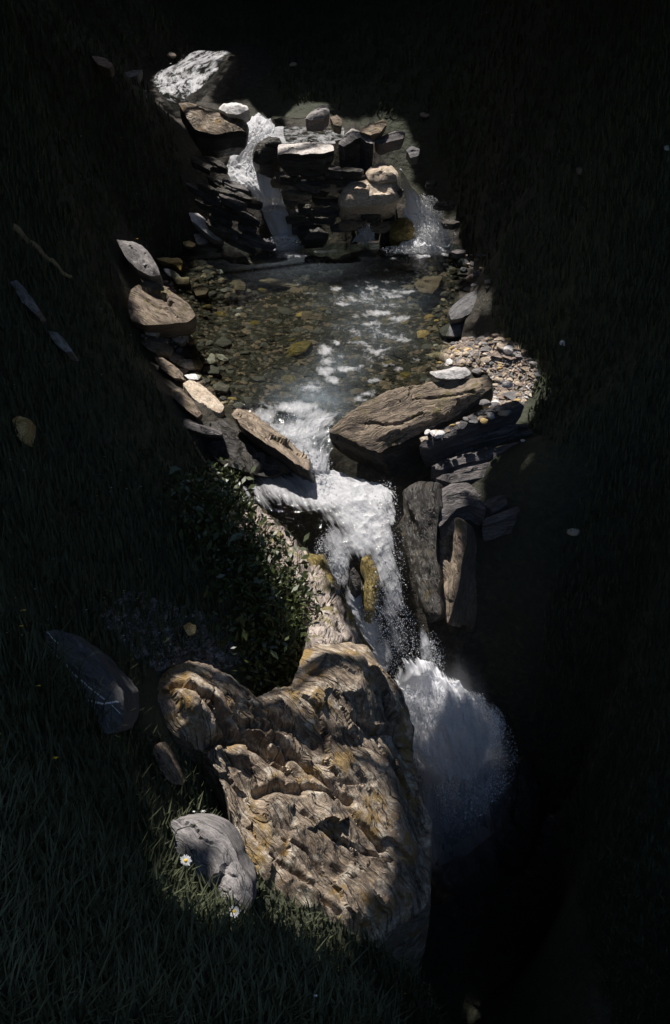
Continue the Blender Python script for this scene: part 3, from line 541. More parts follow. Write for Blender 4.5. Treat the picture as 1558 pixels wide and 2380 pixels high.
# left shore
R = [
 ('wet_rock', [(1140, 1800), (1165, 1760), (1205, 1770), (1235, 1850), (1232, 1960), (1205, 2030), (1170, 2020), (1150, 1940), (1135, 1870)], [(1170, 1790, -8.9), (1190, 2010, -10.2), (1230, 1880, -9.3)], 'wet', 'black wet rock at the right edge of the lowest plunge, fading into the gorge', dict(thick=.4, grain=-80, relief=.03, down=(.5, .8, -.5))),  # rock added in near-black to cover a lit patch of gorge wall
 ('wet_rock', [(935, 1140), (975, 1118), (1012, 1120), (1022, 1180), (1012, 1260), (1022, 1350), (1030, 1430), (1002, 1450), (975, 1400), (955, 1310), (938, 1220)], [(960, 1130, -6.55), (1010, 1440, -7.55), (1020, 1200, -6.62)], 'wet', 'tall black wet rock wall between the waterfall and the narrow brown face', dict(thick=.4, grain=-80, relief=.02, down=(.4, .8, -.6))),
 ('wet_rock', [(470, 985), (520, 975), (575, 1010), (640, 1060), (690, 1098), (640, 1108), (570, 1098), (505, 1070), (470, 1030)], [(520, 985, -6.28), (680, 1095, -6.62), (520, 1070, -6.42)], 'wet', 'black wet rock in the hollow underneath the tilted left slab', dict(thick=.4, grain=-30, relief=.03)),  # near-black rock laid over bare ground in the hollow
 ('flat_rock', [(340, 745), (372, 752), (392, 766), (380, 778), (350, 766)], onto(366, 768, .06, (.1, -.3, 1)), 'brown', 'thin brown flake tucked under the largest brown boulder', dict(thick=.12, grain=-15, relief=.012)),
 ('rock', [(398, 905), (420, 902), (446, 930), (470, 962), (458, 972), (428, 948), (404, 925)], onto(440, 950, .10, (.1, -.4, 1)), 'brown', 'dark flaky rock left of the tan rock strip', dict(thick=.2, grain=-40, relief=.02)),
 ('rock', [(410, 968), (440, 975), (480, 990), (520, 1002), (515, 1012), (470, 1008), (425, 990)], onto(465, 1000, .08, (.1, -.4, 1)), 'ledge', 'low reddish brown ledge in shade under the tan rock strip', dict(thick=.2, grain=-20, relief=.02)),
 ('boulder', [(446, 668), (470, 660), (486, 670), (478, 684), (456, 686)], onto(466, 682, .06), 'pebble_brown', 'squarish brown stone in the upper left shallows beside the flat cream stone', dict(thick=.1, relief=.01)),
 ('stone', [(540, 652), (556, 648), (572, 660), (570, 674), (546, 674)], onto(556, 672, .06), 'brown', 'blocky brown stone rising from the upper shallows', dict(thick=.1, relief=.012)),
 ('stone', [(600, 652), (628, 645), (655, 652), (696, 664), (672, 667), (625, 659)], onto(645, 664, .09, (0, -.25, 1)), 'brown', 'low mossy ridge of rock breaking the surface of the upper pool', dict(thick=.12, relief=.012)),
 ('boulder', [(296, 705), (305, 672), (342, 652), (372, 660), (405, 682), (440, 708), (456, 734), (438, 748), (390, 754), (340, 757), (305, 742)], onto(370, 735, .22, (.12, -.55, 1)), 'brown', 'largest brown boulder on the left shore of the pool', dict(thick=.45, grain=-30, relief=.006, bulge=.015, edge=.05, facets=(.6, .3), cracks=[([(330, 690), (380, 720), (430, 745)], .02, .03)])),
 ('slab_rock', [(270, 556), (300, 562), (330, 568), (348, 590), (368, 620), (372, 640), (350, 642), (318, 625), (292, 598)], onto(325, 620, .2, (.15, -.6, 1)), 'grey', 'grey ribbed slab leaning above the largest brown boulder', dict(thick=.35, grain=-45, relief=.014, bulge=.05)),
 ('moss_stone', [(362, 600), (385, 598), (420, 600), (426, 612), (420, 628), (408, 616), (385, 610)], onto(400, 612, .12), 'ochre', 'bright yellow lichened stone right of the grey ribbed slab', dict(thick=.12, relief=.01)),
 ('stone', [(380, 625), (398, 624), (412, 634), (422, 646), (405, 648), (392, 640)], onto(400, 638, .08), 'white', 'whitish striped stone below the yellow lichened stone', dict(thick=.1, grain=-30, relief=.006)),
 ('stone', [(402, 652), (418, 645), (440, 645), (438, 660), (412, 661)], onto(420, 655, .06), 'buff', 'flat cream stone beside the whitish striped stone', dict(thick=.08, relief=.006)),
 ('slab_rock', [(438, 494), (462, 497), (485, 515), (505, 534), (521, 552), (514, 563), (494, 553), (468, 532), (446, 512)], onto(485, 545, .12, (.2, -.5, 1)), 'white', 'pale elongated slab above the left end of the pool', dict(thick=.25, grain=-38, relief=.01)),
 ('stone', [(450, 545), (466, 541), (486, 562), (478, 571), (458, 566)], onto(470, 562, .06, (.2, -.5, 1)), 'grey', 'small grey stone under the pale elongated slab', dict(thick=.12, relief=.008)),
 ('stone', [(424, 562), (440, 559), (456, 566), (450, 574), (430, 571)], onto(440, 569, .05), 'ochre', 'small yellow-topped stone left of the small grey stone', dict(thick=.08, relief=.006)),
 ('stone', [(384, 772), (398, 764), (412, 776), (432, 792), (420, 799), (404, 792)], onto(408, 790, .10, (.1, -.4, 1)), 'buff', 'left one of two tan stones lying side by side', dict(thick=.14, grain=-40, relief=.01)),
 ('stone', [(410, 768), (425, 764), (444, 776), (452, 790), (440, 797), (425, 786)], onto(432, 788, .10, (.1, -.4, 1)), 'buff', 'right one of two tan stones lying side by side', dict(thick=.14, grain=-40, relief=.01)),
 ('flat_rock', [(325, 795), (345, 786), (378, 792), (400, 808), (396, 824), (365, 822), (340, 810)], onto(365, 812, .08, (.1, -.3, 1)), 'brown', 'flaky brown rock on the left shore under the tan pair', dict(thick=.18, grain=-15, relief=.016)),
 ('flat_rock', [(330, 762), (352, 758), (372, 770), (362, 782), (340, 778)], onto(350, 775, .06, (.1, -.3, 1)), 'buff', 'small tan flake right below the largest brown boulder', dict(thick=.12, grain=-15, relief=.01)),
 ('stone', [(388, 822), (402, 818), (424, 830), (432, 844), (412, 848), (395, 838)], onto(410, 840, .08, (.1, -.4, 1)), 'brown', 'rough brown stone above the long blunt bar-shaped stone', dict(thick=.14, relief=.014)),
 ('stone', [(410, 840), (422, 834), (462, 836), (472, 846), (466, 856), (432, 857), (416, 850)], onto(440, 852, .07, (.0, -.25, 1)), 'buff', 'long blunt bar-shaped tan stone on the left shore', dict(thick=.12, grain=3, relief=.008)),
 ('flat_rock', [(358, 832), (378, 832), (402, 848), (425, 868), (430, 884), (405, 878), (375, 858)], onto(395, 862, .1, (.1, -.4, 1)), 'brown', 'sloping brown rock left of the bar-shaped stone', dict(thick=.2, grain=-35, relief=.014)),
 ('stone', [(428, 872), (448, 868), (470, 872), (462, 882), (440, 882)], onto(448, 879, .05), 'white', 'pale flat stone with yellow edge below the bar-shaped stone', dict(thick=.08, relief=.007)),
 ('stone', [(479, 838), (490, 820), (499, 824), (501, 842), (488, 846)], onto(490, 842, .06, (-.3, -.6, 1)), 'white', 'pointed white stone, left one of the white pair in shallow water', dict(thick=.08, relief=.006)),
 ('stone', [(503, 822), (518, 824), (534, 836), (520, 840), (508, 834)], onto(518, 836, .06, (.3, -.5, 1)), 'white', 'pointed white stone, right one of the white pair in shallow water', dict(thick=.08, relief=.006)),
 ('stone', [(474, 856), (492, 848), (512, 856), (508, 868), (484, 868)], onto(492, 864, .07), 'pebble_dark', 'rounded dark stone just below the white pair', dict(thick=.1, relief=.006)),
 ('stone', [(494, 894), (510, 886), (534, 898), (528, 910), (500, 906)], onto(512, 904, .06), 'grey', 'grey stone in shallow water above the tilted left slab', dict(thick=.1, relief=.008)),
 # left bank
 ('grey_boulder', [(58, 1482), (84, 1468), (130, 1462), (172, 1480), (215, 1515), (255, 1558), (284, 1610), (288, 1660), (282, 1700), (250, 1712), (222, 1690), (180, 1640), (130, 1590), (90, 1545)], onto(180, 1600, .16, (.25, -.55, 1)), 'dim', 'smooth dark grey boulder with thin white veins on the grassy left bank', dict(thick=.5, grain=-40, relief=.012, bulge=.04, edge=.12, rough=5)),
 ('rock', [(28, 975), (45, 966), (64, 972), (60, 1000), (50, 1026), (38, 1012)], onto(45, 1000, .1, (.1, -.8, 1)), 'ochre', 'lone yellow-ochre rock at the left edge in dark grass', dict(thick=.2, relief=.014)),
 ('rock', [(22, 655), (40, 652), (72, 688), (94, 722), (84, 730), (52, 702)], onto(58, 695, .08, (.3, -.6, 1)), 'grey', 'long grey rock at the far left edge below the fallen branch', dict(thick=.25, grain=-45, relief=.012)),
 ('rock', [(112, 770), (134, 772), (158, 796), (168, 816), (152, 818), (126, 796)], onto(140, 800, .08, (.3, -.6, 1)), 'grey', 'grey rock half sunk in grass right of the far-left long rock', dict(thick=.25, grain=-45, relief=.012)),
 ('rock', [(396, 1908), (430, 1902), (478, 1908), (520, 1935), (548, 1975), (560, 2010), (585, 2050), (588, 2090), (566, 2128), (530, 2120), (485, 2092), (440, 2062), (412, 2000)], onto(500, 2040, .2, (.1, -.55, 1)), 'grey', 'grey rock behind the daisies at the foot of the big rock', dict(thick=.5, grain=-50, relief=.022, bulge=.02, rough=5, cracks=[([(520, 1935), (545, 2000), (500, 2060)], .015, .03)])),
 ('rock', [(352, 1738), (372, 1726), (392, 1755), (412, 1795), (424, 1825), (398, 1822), (372, 1795)], onto(385, 1790, .1, (.2, -.6, 1)), 'brown', 'mossy brown rock in shade below the left shoulder of the big rock', dict(thick=.3, grain=-55, relief=.02)),
 ('rock', [(425, 1455), (440, 1446), (456, 1455), (454, 1472), (438, 1478)], onto(440, 1468, .06, (.1, -.5, 1)), 'ochre', 'small tan stone above the left shoulder of the big rock', dict(thick=.1, relief=.008)),
 # upper rocks
 ('long_rock', [(412, 238), (440, 238), (482, 256), (522, 266), (552, 268), (577, 290), (570, 305), (540, 306), (500, 314), (455, 300), (436, 278)], lv(500, 310, -4.1, (.1, -.45, 1)), 'tan', 'tan sunlit rock at the head of the left cascade', dict(side='wet', down=(0, .45, -1), thick=.40, grain=-22, relief=.016, bulge=.06, taper=.25)),  # dark sides stand in for shade on the front
 ('stone', [(508, 254), (520, 241), (548, 238), (575, 246), (578, 256), (556, 266), (528, 266)], lv(545, 264, -3.85, (0, -.5, 1)), 'white', 'pale banded stone behind the tan rock of the left cascade', dict(thick=.25, grain=5, relief=.016, bulge=.05)),
 ('stone', [(708, 276), (722, 262), (748, 243), (766, 244), (768, 262), (752, 276), (728, 280)], lv(740, 278, -4.0, (.1, -.7, 1)), 'grey', 'pointed grey stone standing behind the middle slab', dict(thick=.3, grain=15, relief=.012, bulge=.05)),
 ('stone', [(768, 272), (784, 266), (796, 280), (794, 294), (776, 290)], lv(782, 290, -4.15, (0, -.6, 1)), 'brown', 'brown stone right beside the pointed grey stone', dict(thick=.2, relief=.012, bulge=.04)),
 ('slab_rock', [(648, 336), (690, 331), (740, 331), (776, 335), (780, 350), (756, 357), (700, 358), (646, 358)], lv(710, 350, -4.38, (0, -.28, 1)), 'pale', 'pale flat-topped slab in the middle of the upper cascade', dict(side='wet', down=(0, .12, -1), thick=.30, grain=4, relief=.02, edge=.05, taper=.35, rough=4)),  # wet rock front, its shade put into the colour too
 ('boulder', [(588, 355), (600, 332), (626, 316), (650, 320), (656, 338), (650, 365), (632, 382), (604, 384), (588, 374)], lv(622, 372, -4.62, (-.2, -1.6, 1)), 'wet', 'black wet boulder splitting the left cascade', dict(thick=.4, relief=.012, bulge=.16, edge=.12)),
 ('wedge_rock', [(786, 334), (800, 314), (818, 299), (834, 304), (866, 326), (868, 334), (850, 330), (838, 318), (822, 326), (800, 342)], lv(825, 330, -4.35, (-.1, -.5, 1)), 'grey', 'wedge-shaped dark rock with one bright edge right of the pale slab', dict(side='wet', down=(0, .12, -1), thick=.4, grain=-25, relief=.012, bulge=.04, taper=.05)),  # sides darkened in colour to imitate shaded faces
 ('flat_rock', [(836, 304), (858, 290), (892, 278), (900, 288), (886, 306), (862, 314)], lv(868, 306, -4.2, (0, -.4, 1)), 'brown', 'brown flat rock behind the wedge-shaped rock', dict(thick=.22, relief=.014)),
 ('flat_rock', [(870, 328), (890, 316), (918, 305), (944, 305), (936, 322), (906, 330), (884, 336)], lv(905, 326, -4.35, (0, -.35, 1)), 'grey', 'grey flat rock right of the wedge-shaped rock', dict(thick=.28, grain=15, relief=.012)),
 ('stone', [(944, 348), (958, 338), (976, 346), (974, 362), (954, 366)], lv(960, 362, -4.45, (0, -.5, 1)), 'dim', 'dull grey stone, rightmost of the upper cascade', dict(thick=.2, relief=.012)),
 ('boulder', [(786, 462), (798, 440), (818, 420), (850, 412), (892, 412), (922, 418), (930, 436), (926, 466), (900, 478), (850, 480), (812, 482), (792, 480)], lv(860, 470, -5.2, (0, -1.0, 1)), 'buff', 'biggest rounded boulder between the two cascades', dict(thick=.5, relief=.02, bulge=.14, edge=.12)),
 ('boulder', [(848, 402), (862, 386), (888, 378), (912, 384), (926, 402), (924, 418), (890, 424), (856, 418)], lv(888, 414, -4.85, (0, -.7, 1)), 'buff', 'boulder perched on top of the biggest rounded boulder', dict(thick=.35, relief=.02, bulge=.10, edge=.1)),
 ('flat_rock', [(756, 412), (778, 400), (808, 394), (842, 400), (848, 410), (812, 416), (780, 418)], lv(800, 412, -4.95, (0, -.2, 1)), 'brown', 'thin brown plate left of the perched boulder', dict(thick=.1, grain=8, relief=.012, edge=.04)),
 ('boulder', [(905, 548), (910, 524), (924, 508), (946, 504), (962, 520), (966, 544), (950, 558), (922, 564)], lv(936, 555, -5.82, (0, -1.0, 1)), 'mossy', 'small mossy boulder parting the right cascade', dict(thick=.3, relief=.014, bulge=.10, edge=.09)),
 ('boulder', [(690, 530), (712, 520), (745, 524), (765, 542), (752, 556), (705, 556)], lv(725, 550, -5.8, (0, -.9, 1)), 'wet', 'low dark boulder at the pool edge between the two cascades', dict(thick=.3, relief=.014, bulge=.09, edge=.09)),
 # right shore
 ('slab_rock', [(1042, 722), (1060, 702), (1088, 684), (1122, 671), (1146, 674), (1140, 696), (1112, 716), (1076, 738), (1048, 744)], onto(1085, 722, .30, (-.35, -.5, 1)), 'dim', 'smooth oval grey slab on the right shore of the pool', dict(thick=.2, grain=30, relief=.006, edge=.08)),
 ('slab_rock', [(962, 660), (985, 644), (1030, 640), (1020, 665), (1005, 682), (975, 678)], onto(1000, 672, .1, (-.1, -.3, 1)), 'pebble_brown', 'flat mauve-brown slab at the right margin under water', dict(thick=.1, relief=.006)),
 ('rock', [(1020, 768), (1042, 752), (1080, 745), (1120, 738), (1118, 755), (1090, 775), (1060, 782), (1030, 782)], onto(1070, 772, .08, (-.1, -.3, 1)), 'dim', 'low dark rock between the oval slab and the gravel bar', dict(thick=.15, grain=20, relief=.012)),
 ('stone', [(998, 866), (1030, 860), (1055, 853), (1085, 856), (1096, 868), (1076, 880), (1040, 882), (1012, 878)], lv(1045, 880, -5.60, (0, -.3, 1)), 'white', 'long whitish stone resting on the wide brown slab', dict(thick=.12, grain=8, relief=.012, bulge=.04, edge=.05)),
 # gorge side, right
 ('cliff_rock', [(1012, 1222), (1035, 1208), (1062, 1200), (1086, 1218), (1084, 1260), (1072, 1320), (1066, 1370), (1052, 1420), (1040, 1452), (1028, 1420), (1020, 1360), (1010, 1300), (1016, 1260)], [(1040, 1210, -6.75), (1040, 1450, -7.6), (1085, 1300, -7.0)], 'brown', 'tall narrow brown rock face on the right wall of the gorge', dict(thick=.6, grain=-80, relief=.03, edge=.06, taper=.1, down=(.5, .6, -.6))),
 ('rock', [(212, 130), (240, 132), (262, 150), (255, 160), (228, 150)], onto(240, 152, .08), 'pebble_brown', 'brown boulder up the slope left of the upper riffle', dict(thick=.2, relief=.014)),
 ('rock', [(278, 172), (305, 163), (332, 162), (322, 176), (290, 182)], onto(305, 178, .08), 'grey', 'flat grey rock lower left of the upper riffle', dict(thick=.2, relief=.014)),
 #('rock', [(384, 132), (398, 124), (414, 130), (408, 140), (390, 141)], onto(398, 139, .1), 'buff', 'tan boulder above the upper riffle', dict(thick=.25, relief=.014)),
]
for i, (nm, poly, pl, mt, lab, kw) in enumerate(R):
    o = rock(nm, poly, pl, mt, label=lab, cat='boulder' if 'boulder' in nm else 'stone' if 'stone' in nm else 'rock', seed=200+i*3, **{'rough': 2.0, 'edge': .06, 'bulge': .03, 'down': (0, 1.0, -.9), **kw})
    if nm == 'grey_boulder': greyb = o

# layered bedrock beside the cascades and on the right of the narrows
def layers(loc, label, polys, mat, seed, name='layered_bedrock', **kw):
    t0 = empty(name, loc, label, 'rock ledge')
    for i, (poly, pl) in enumerate(polys):
        m_ = mat[i % len(mat)] if isinstance(mat, list) else mat
        rock('rock_layer', poly, pl, m_, parent=t0, seed=seed+i*3, **kw)
    return t0
def lens(x, y, L, w, ang, r):
    a = math.radians(ang); c, s_ = math.cos(a), math.sin(a); pts = []
    for k in range(10):
        th = 2*math.pi*k/10; rr = 1+r.uniform(-.25, .25)
        u_, v_ = L*math.copysign(abs(math.cos(th))**.8, math.cos(th))*rr, w*math.sin(th)*rr
        pts.append((x+u_*c-v_*s_, y+u_*s_+v_*c))
    return pts
rr_ = random.Random(5); SHELF = [(985, 1035, -6.2), (1200, 945, -5.86), (1100, 958, -5.86)]
pl_ = []
for i in range(26):   # left of the left cascade: beds dipping to the right
    tt = rr_.random(); y = 375+tt*185; x = 470+tt*75+rr_.uniform(-25, 60)
    if x > 600: continue
    z = -4.85-(y-375)/185*1.05; L = rr_.uniform(22, 55); pl_.append((lens(x, y, L, rr_.uniform(4, 8), rr_.uniform(15, 32), rr_), lv(x, y, z+rr_.uniform(0, .12), (.15, -.3, 1))))
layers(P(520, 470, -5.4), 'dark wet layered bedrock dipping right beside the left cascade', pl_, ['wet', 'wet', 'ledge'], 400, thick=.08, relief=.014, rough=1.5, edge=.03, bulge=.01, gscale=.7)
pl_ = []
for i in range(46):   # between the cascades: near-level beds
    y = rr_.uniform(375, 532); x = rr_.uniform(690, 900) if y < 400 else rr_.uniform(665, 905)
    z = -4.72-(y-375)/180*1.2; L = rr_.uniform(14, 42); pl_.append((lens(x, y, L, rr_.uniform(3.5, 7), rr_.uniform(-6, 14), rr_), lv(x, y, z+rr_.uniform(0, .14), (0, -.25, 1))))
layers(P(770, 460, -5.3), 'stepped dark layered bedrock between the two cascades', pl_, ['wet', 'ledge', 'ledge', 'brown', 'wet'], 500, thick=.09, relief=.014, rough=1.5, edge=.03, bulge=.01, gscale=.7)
pl_ = []
for i in range(26):
    y = rr_.uniform(390, 590); x = rr_.uniform(950, 1050)+(y-480)*.3
    if abs(x-(935+(y-410)*.4)) < 60: continue
    z = -4.9-(y-380)/200*.95; pl_.append((lens(x, y, rr_.uniform(12, 34), rr_.uniform(3, 6), rr_.uniform(-18, 8), rr_), lv(x, y, z+rr_.uniform(.02, .16), (-.1, -.25, 1))))
layers(P(1050, 480, -5.4), 'dark thin-bedded rock right of the right cascade', pl_, ['wet', 'wet', 'ledge'], 600, thick=.07, relief=.014, rough=1.5, edge=.03, bulge=.01, gscale=.7)
led = [([(972, 1038), (1005, 1008), (1060, 985), (1110, 955), (1200, 928), (1222, 945), (1195, 965), (1130, 990), (1060, 1015), (1000, 1046)], -6.02),
       ([(980, 1042), (1030, 1022), (1065, 1008), (1130, 996), (1195, 983), (1208, 990), (1180, 1004), (1120, 1018), (1060, 1034), (1010, 1052)], -6.2),
       ([(1000, 1085), (1040, 1066), (1085, 1052), (1130, 1046), (1195, 1028), (1222, 1032), (1170, 1058), (1110, 1070), (1060, 1082), (1020, 1092)], -6.3),
       ([(1010, 1112), (1040, 1098), (1085, 1098), (1130, 1086), (1170, 1074), (1222, 1072), (1200, 1088), (1150, 1104), (1100, 1114), (1050, 1122)], -6.4),
       ([(1012, 1176), (1024, 1140), (1050, 1122), (1090, 1124), (1108, 1140), (1120, 1164), (1132, 1184), (1116, 1182), (1090, 1174), (1062, 1182), (1042, 1204), (1022, 1225)], -6.58),
       ([(1124, 1176), (1160, 1150), (1220, 1130), (1280, 1118), (1350, 1102), (1362, 1110), (1300, 1132), (1240, 1148), (1180, 1172), (1150, 1192)], -6.45)]
for k in range(12):
    y = 1000+k*17+rr_.uniform(-5, 5); x = rr_.uniform(1040, 1190)+k*3
    led.append((lens(x, y, rr_.uniform(45, 95), rr_.uniform(5, 9), rr_.uniform(-22, -8), rr_), -6.22-.032*k+rr_.uniform(-.02, .02)))
layers(P(1100, 1100, -6.7), 'wavy grey water-worn ledges stepping down right of the narrows', [(p_, SHELF if z == -6.02 else lv(np.mean([q[0] for q in p_]), np.mean([q[1] for q in p_]), z, (-.15, -.35, 1))) for p_, z in led], 'ledge', 700, thick=.2, relief=.02, rough=2, edge=.06, bulge=.05, grain=15)

# ---------------------------------------------------------------- loose stones: shared shapes, one object each
STONES = []
for i in range(14):
    import bmesh
    bm = bmesh.new(); bmesh.ops.create_icosphere(bm, subdivisions=3, radius=1)
    r = np.random.default_rng(50+i); co = np.array([v_.co[:] for v_ in bm.verts])
    for k in range(9):
        d = r.normal(0, 1, 3); d /= np.linalg.norm(d); lim = r.uniform(.62, .9); s_ = co@d; co -= d[None]*np.maximum(s_-lim, 0)[:, None]*.92
    co *= (1+.10*fbm(co[:, 0]*1.5+i, co[:, 1]*1.5, co[:, 2]*1.5, i, 3))[:, None]; co *= np.array([1, r.uniform(.6, .85), r.uniform(.34, .6)])
    for v_, c in zip(bm.verts, co): v_.co = c
    me = bpy.data.meshes.new('stone'); bm.to_mesh(me); bm.free()
    l = me.uv_layers.new(name='UVMap'); vi = np.empty(len(me.loops), 'i'); me.loops.foreach_get('vertex_index', vi)
    l.data.foreach_set('uv', (co[vi][:, [0, 2]]*.25).astype('f').ravel()); me.polygons.foreach_set('use_smooth', [True]*len(me.polygons)); me.set_sharp_from_angle(angle=math.radians(28))
    me.materials.append(M['grey']); STONES.append(me)
SR = random.Random(99); PEBS = []; MARKS = []
def stone(name, px, row, w, mat, label, group=None, lift=.3, z=None, tilt=14, cat='stone', flat=1.0):
    p = P(px, row, z) if z is not None else hit(px, row); dep = p[1]*cp-p[2]*sp_; r = w/F*dep/2
    o = link(name, SR.choice(STONES), label=label, cat=cat, group=group)
    o.location = (p[0], p[1]+r*.2, p[2]+r*lift*flat); o.scale = (r, r, r*flat)
    o.rotation_euler = (math.radians(SR.uniform(-tilt, tilt)), math.radians(SR.uniform(-tilt, tilt)), SR.uniform(0, 6.28))
    o.material_slots[0].link = 'OBJECT'; o.material_slots[0].material = M[mat]; return o
def scatter(poly, n, wr, mats, label, group, name='pebble', packed=.55, **kw):
    pts = []; x0, x1 = min(p[0] for p in poly), max(p[0] for p in poly); y0, y1 = min(p[1] for p in poly), max(p[1] for p in poly); tries = 0
    while len(pts) < n and tries < n*60:
        tries += 1; x, y = SR.uniform(x0, x1), SR.uniform(y0, y1); w = SR.uniform(*wr)*(1 if SR.random() < .8 else 1.35)
        if not inpoly(np.array([x]), np.array([y]), poly)[0]: continue
        if any(((x-a)/1.0)**2+((y-b_)/.6)**2 < (packed*(w+c))**2 for a, b_, c in pts): continue
        pts.append((x, y, w)); m_ = SR.choice(mats)
        word = {'white': 'whitish', 'grey': 'grey', 'dim': 'dark grey', 'buff': 'tan', 'brown': 'brown', 'ochre': 'yellowish', 'pebble_dark': 'charcoal', 'pebble_brown': 'dull brown', 'mossy': 'olive mossy', 'wet': 'black wet'}[m_]
        PEBS.append((stone(name, x, y, w, m_, label % word, group, cat='pebble', **kw), x, y, w, word, label))
    return pts
BAR = [(1012, 806), (1050, 798), (1100, 786), (1160, 783), (1200, 800), (1232, 832), (1256, 870), (1240, 905), (1205, 955), (1140, 978), (1095, 985), (1150, 930), (1155, 880), (1100, 848), (1040, 846), (1000, 858), (1002, 835)]
scatter(BAR, 128, (15, 30), ['buff', 'buff', 'grey', 'white', 'brown', 'pebble_brown', 'buff', 'grey', 'ochre', 'pebble_dark'], '%s rounded stone in the gravel bar right of the wide brown slab', 'stones of the right gravel bar', packed=.40)
scatter([(420, 880), (470, 880), (545, 925), (560, 950), (500, 940), (440, 905)], 18, (12, 24), ['buff', 'brown', 'pebble_brown', 'grey', 'dim'], '%s stone packed in the gap above the tilted left slab', 'stones above the tilted left slab', packed=.4)
scatter([(1062, 600), (1110, 612), (1140, 650), (1150, 670), (1060, 690), (1040, 650)], 16, (14, 30), ['dim', 'wet', 'pebble_dark', 'pebble_brown', 'wet'], '%s stone above the smooth oval grey slab', 'stones above the oval grey slab', packed=.4)
for (x, y, w, m_, lab) in [(1170, 812, 38, 'buff', 'upright tan stone near the top of the gravel bar'), (1187, 820, 42, 'white', 'large white oval stone at the top of the gravel bar'), (1136, 842, 40, 'buff', 'big tan round stone in the middle of the gravel bar'), (1110, 868, 30, 'grey', 'speckled round stone next to the long whitish stone'),
                           (1030, 838, 44, 'buff', 'flat cream stone above the long whitish stone'), (985, 1026, 28, 'buff', 'round tan stone at the lower left tip of the pebble row under the brown slab'), (1022, 1015, 30, 'white', 'brightest white stone in the pebble row under the brown slab'), (1126, 982, 24, 'ochre', 'yellow stone near the upper end of the pebble row'),
                           (1120, 928, 28, 'buff', 'tan stone wedged at the upper corner under the brown slab'), (1128, 943, 32, 'grey', 'pale grey stone below the wedged tan stone'), (1180, 900, 34, 'white', 'whitish flat stone right of the brown slab edge')]:
    stone('pebble', x, y, w, m_, lab, cat='pebble', z=(-6.09+.34*(x-985)/215) if 'row' in lab or 'wedged' in lab else None)
for i in range(20):
    tt = i/19; x = 1000+tt*185+SR.uniform(-8, 8); y = 1016-tt*62+SR.uniform(-9, 7)
    m_ = SR.choice(['buff', 'white', 'grey', 'brown', 'ochre', 'dim']); stone('pebble', x, y, SR.uniform(15, 30), m_, z=-6.10+.34*(x-985)/215+.04*(1020-62*tt-y)/30, label='small stone in the slanting row beneath the brown slab', group='stones in the slanting row beneath the brown slab', cat='pebble')
scatter([(1010, 598), (1060, 590), (1130, 595), (1128, 604), (1090, 622), (1030, 628), (985, 632), (990, 615)], 32, (10, 22), ['grey', 'pebble_dark', 'brown', 'pebble_brown', 'buff', 'ochre', 'dim'], '%s stone on the shore below the right cascade', 'stones below the right cascade', packed=.42)
scatter([(1010, 700), (1040, 690), (1045, 745), (1020, 790), (985, 795), (995, 740)], 20, (9, 20), ['ochre', 'buff', 'pebble_brown', 'pebble_dark', 'brown', 'mossy'], '%s stone at the right water margin', 'stones at the right water margin', packed=.45)
scatter([(330, 760), (470, 765), (520, 830), (540, 900), (520, 935), (450, 885), (380, 850), (330, 790)], 46, (12, 28), ['buff', 'brown', 'pebble_brown', 'grey', 'pebble_dark', 'brown', 'dim'], '%s stone lying along the left shore', 'stones along the left shore', packed=.45)
scatter([(375, 640), (440, 618), (560, 640), (590, 670), (560, 740), (470, 745), (440, 700), (400, 665)], 42, (9, 24), ['buff', 'brown', 'pebble_brown', 'grey', 'pebble_dark', 'mossy', 'ochre', 'dim', 'white'], '%s stone in the shallows of the upper left shore', 'stones in the upper left shallows', packed=.5)
scatter([(455, 610), (1000, 605), (1040, 680), (1010, 860), (800, 960), (560, 935), (500, 800), (470, 700)], 110, (16, 44), ['pebble_dark', 'wet', 'mossy', 'pebble_brown', 'wet', 'wet', 'mossy', 'pebble_dark', 'wet'], '%s stone lying under the clear running water', 'stones under the clear water', packed=.5, flat=.6, lift=.1, name='submerged_stone')
for (x, y, w, m_, lab) in [(695, 822, 92, 'mossy', 'biggest submerged stone, yellow-green, in mid stream'), (620, 655, 50, 'mossy', 'mossy stone left of the ridge in the upper pool'), (555, 665, 50, 'brown', 'square brown stone in the upper left shallows'),
                           (700, 735, 34, 'ochre', 'yellow stone seen under water in mid pool'), (985, 785, 44, 'ochre', 'yellow stone under water at the right margin'), (905, 850, 46, 'mossy', 'olive stone among the lower rapids'), (540, 930, 26, 'ochre', 'bright yellow stone above the tilted left slab'), (990, 905, 30, 'ochre', 'yellow stone above the wide brown slab'), (513, 705, 22, 'white', 'tiny bright white stone in the upper left shallows')]:
    stone('stone', x, y, w, m_, lab, flat=.6, lift=.25)
for x, y in [(1118, 1560-1100+700)]: pass
for (x, y, w, m_, lab) in [(683, 155, 22, 'buff', 'tan stone alone on the dark hillside right of the riffle'), (1310, 802, 24, 'white', 'small white stone on the dark bank right of the gravel bar'), (1334, 1241, 34, 'buff', 'small tan stone in the dark gorge slope on the right'),
                           (1350, 403, 34, 'pebble_brown', 'thin brown stone on the dark right hillside'), (398, 133, 30, 'buff', 'tan boulder above the upper riffle'), (470, 128, 26, 'brown', 'brown stone at the far edge of the upper riffle'), (990, 272, 30, 'buff', 'small tan rock on the dark slope above the upper right rocks'), (1552, 347, 20, 'white', 'whitish stone at the very right edge of the dark slope'), (1216, 1026, 12, 'white', 'tiny white stone on the wavy grey ledges')]:
    stone('stone', x, y, w, m_, lab)
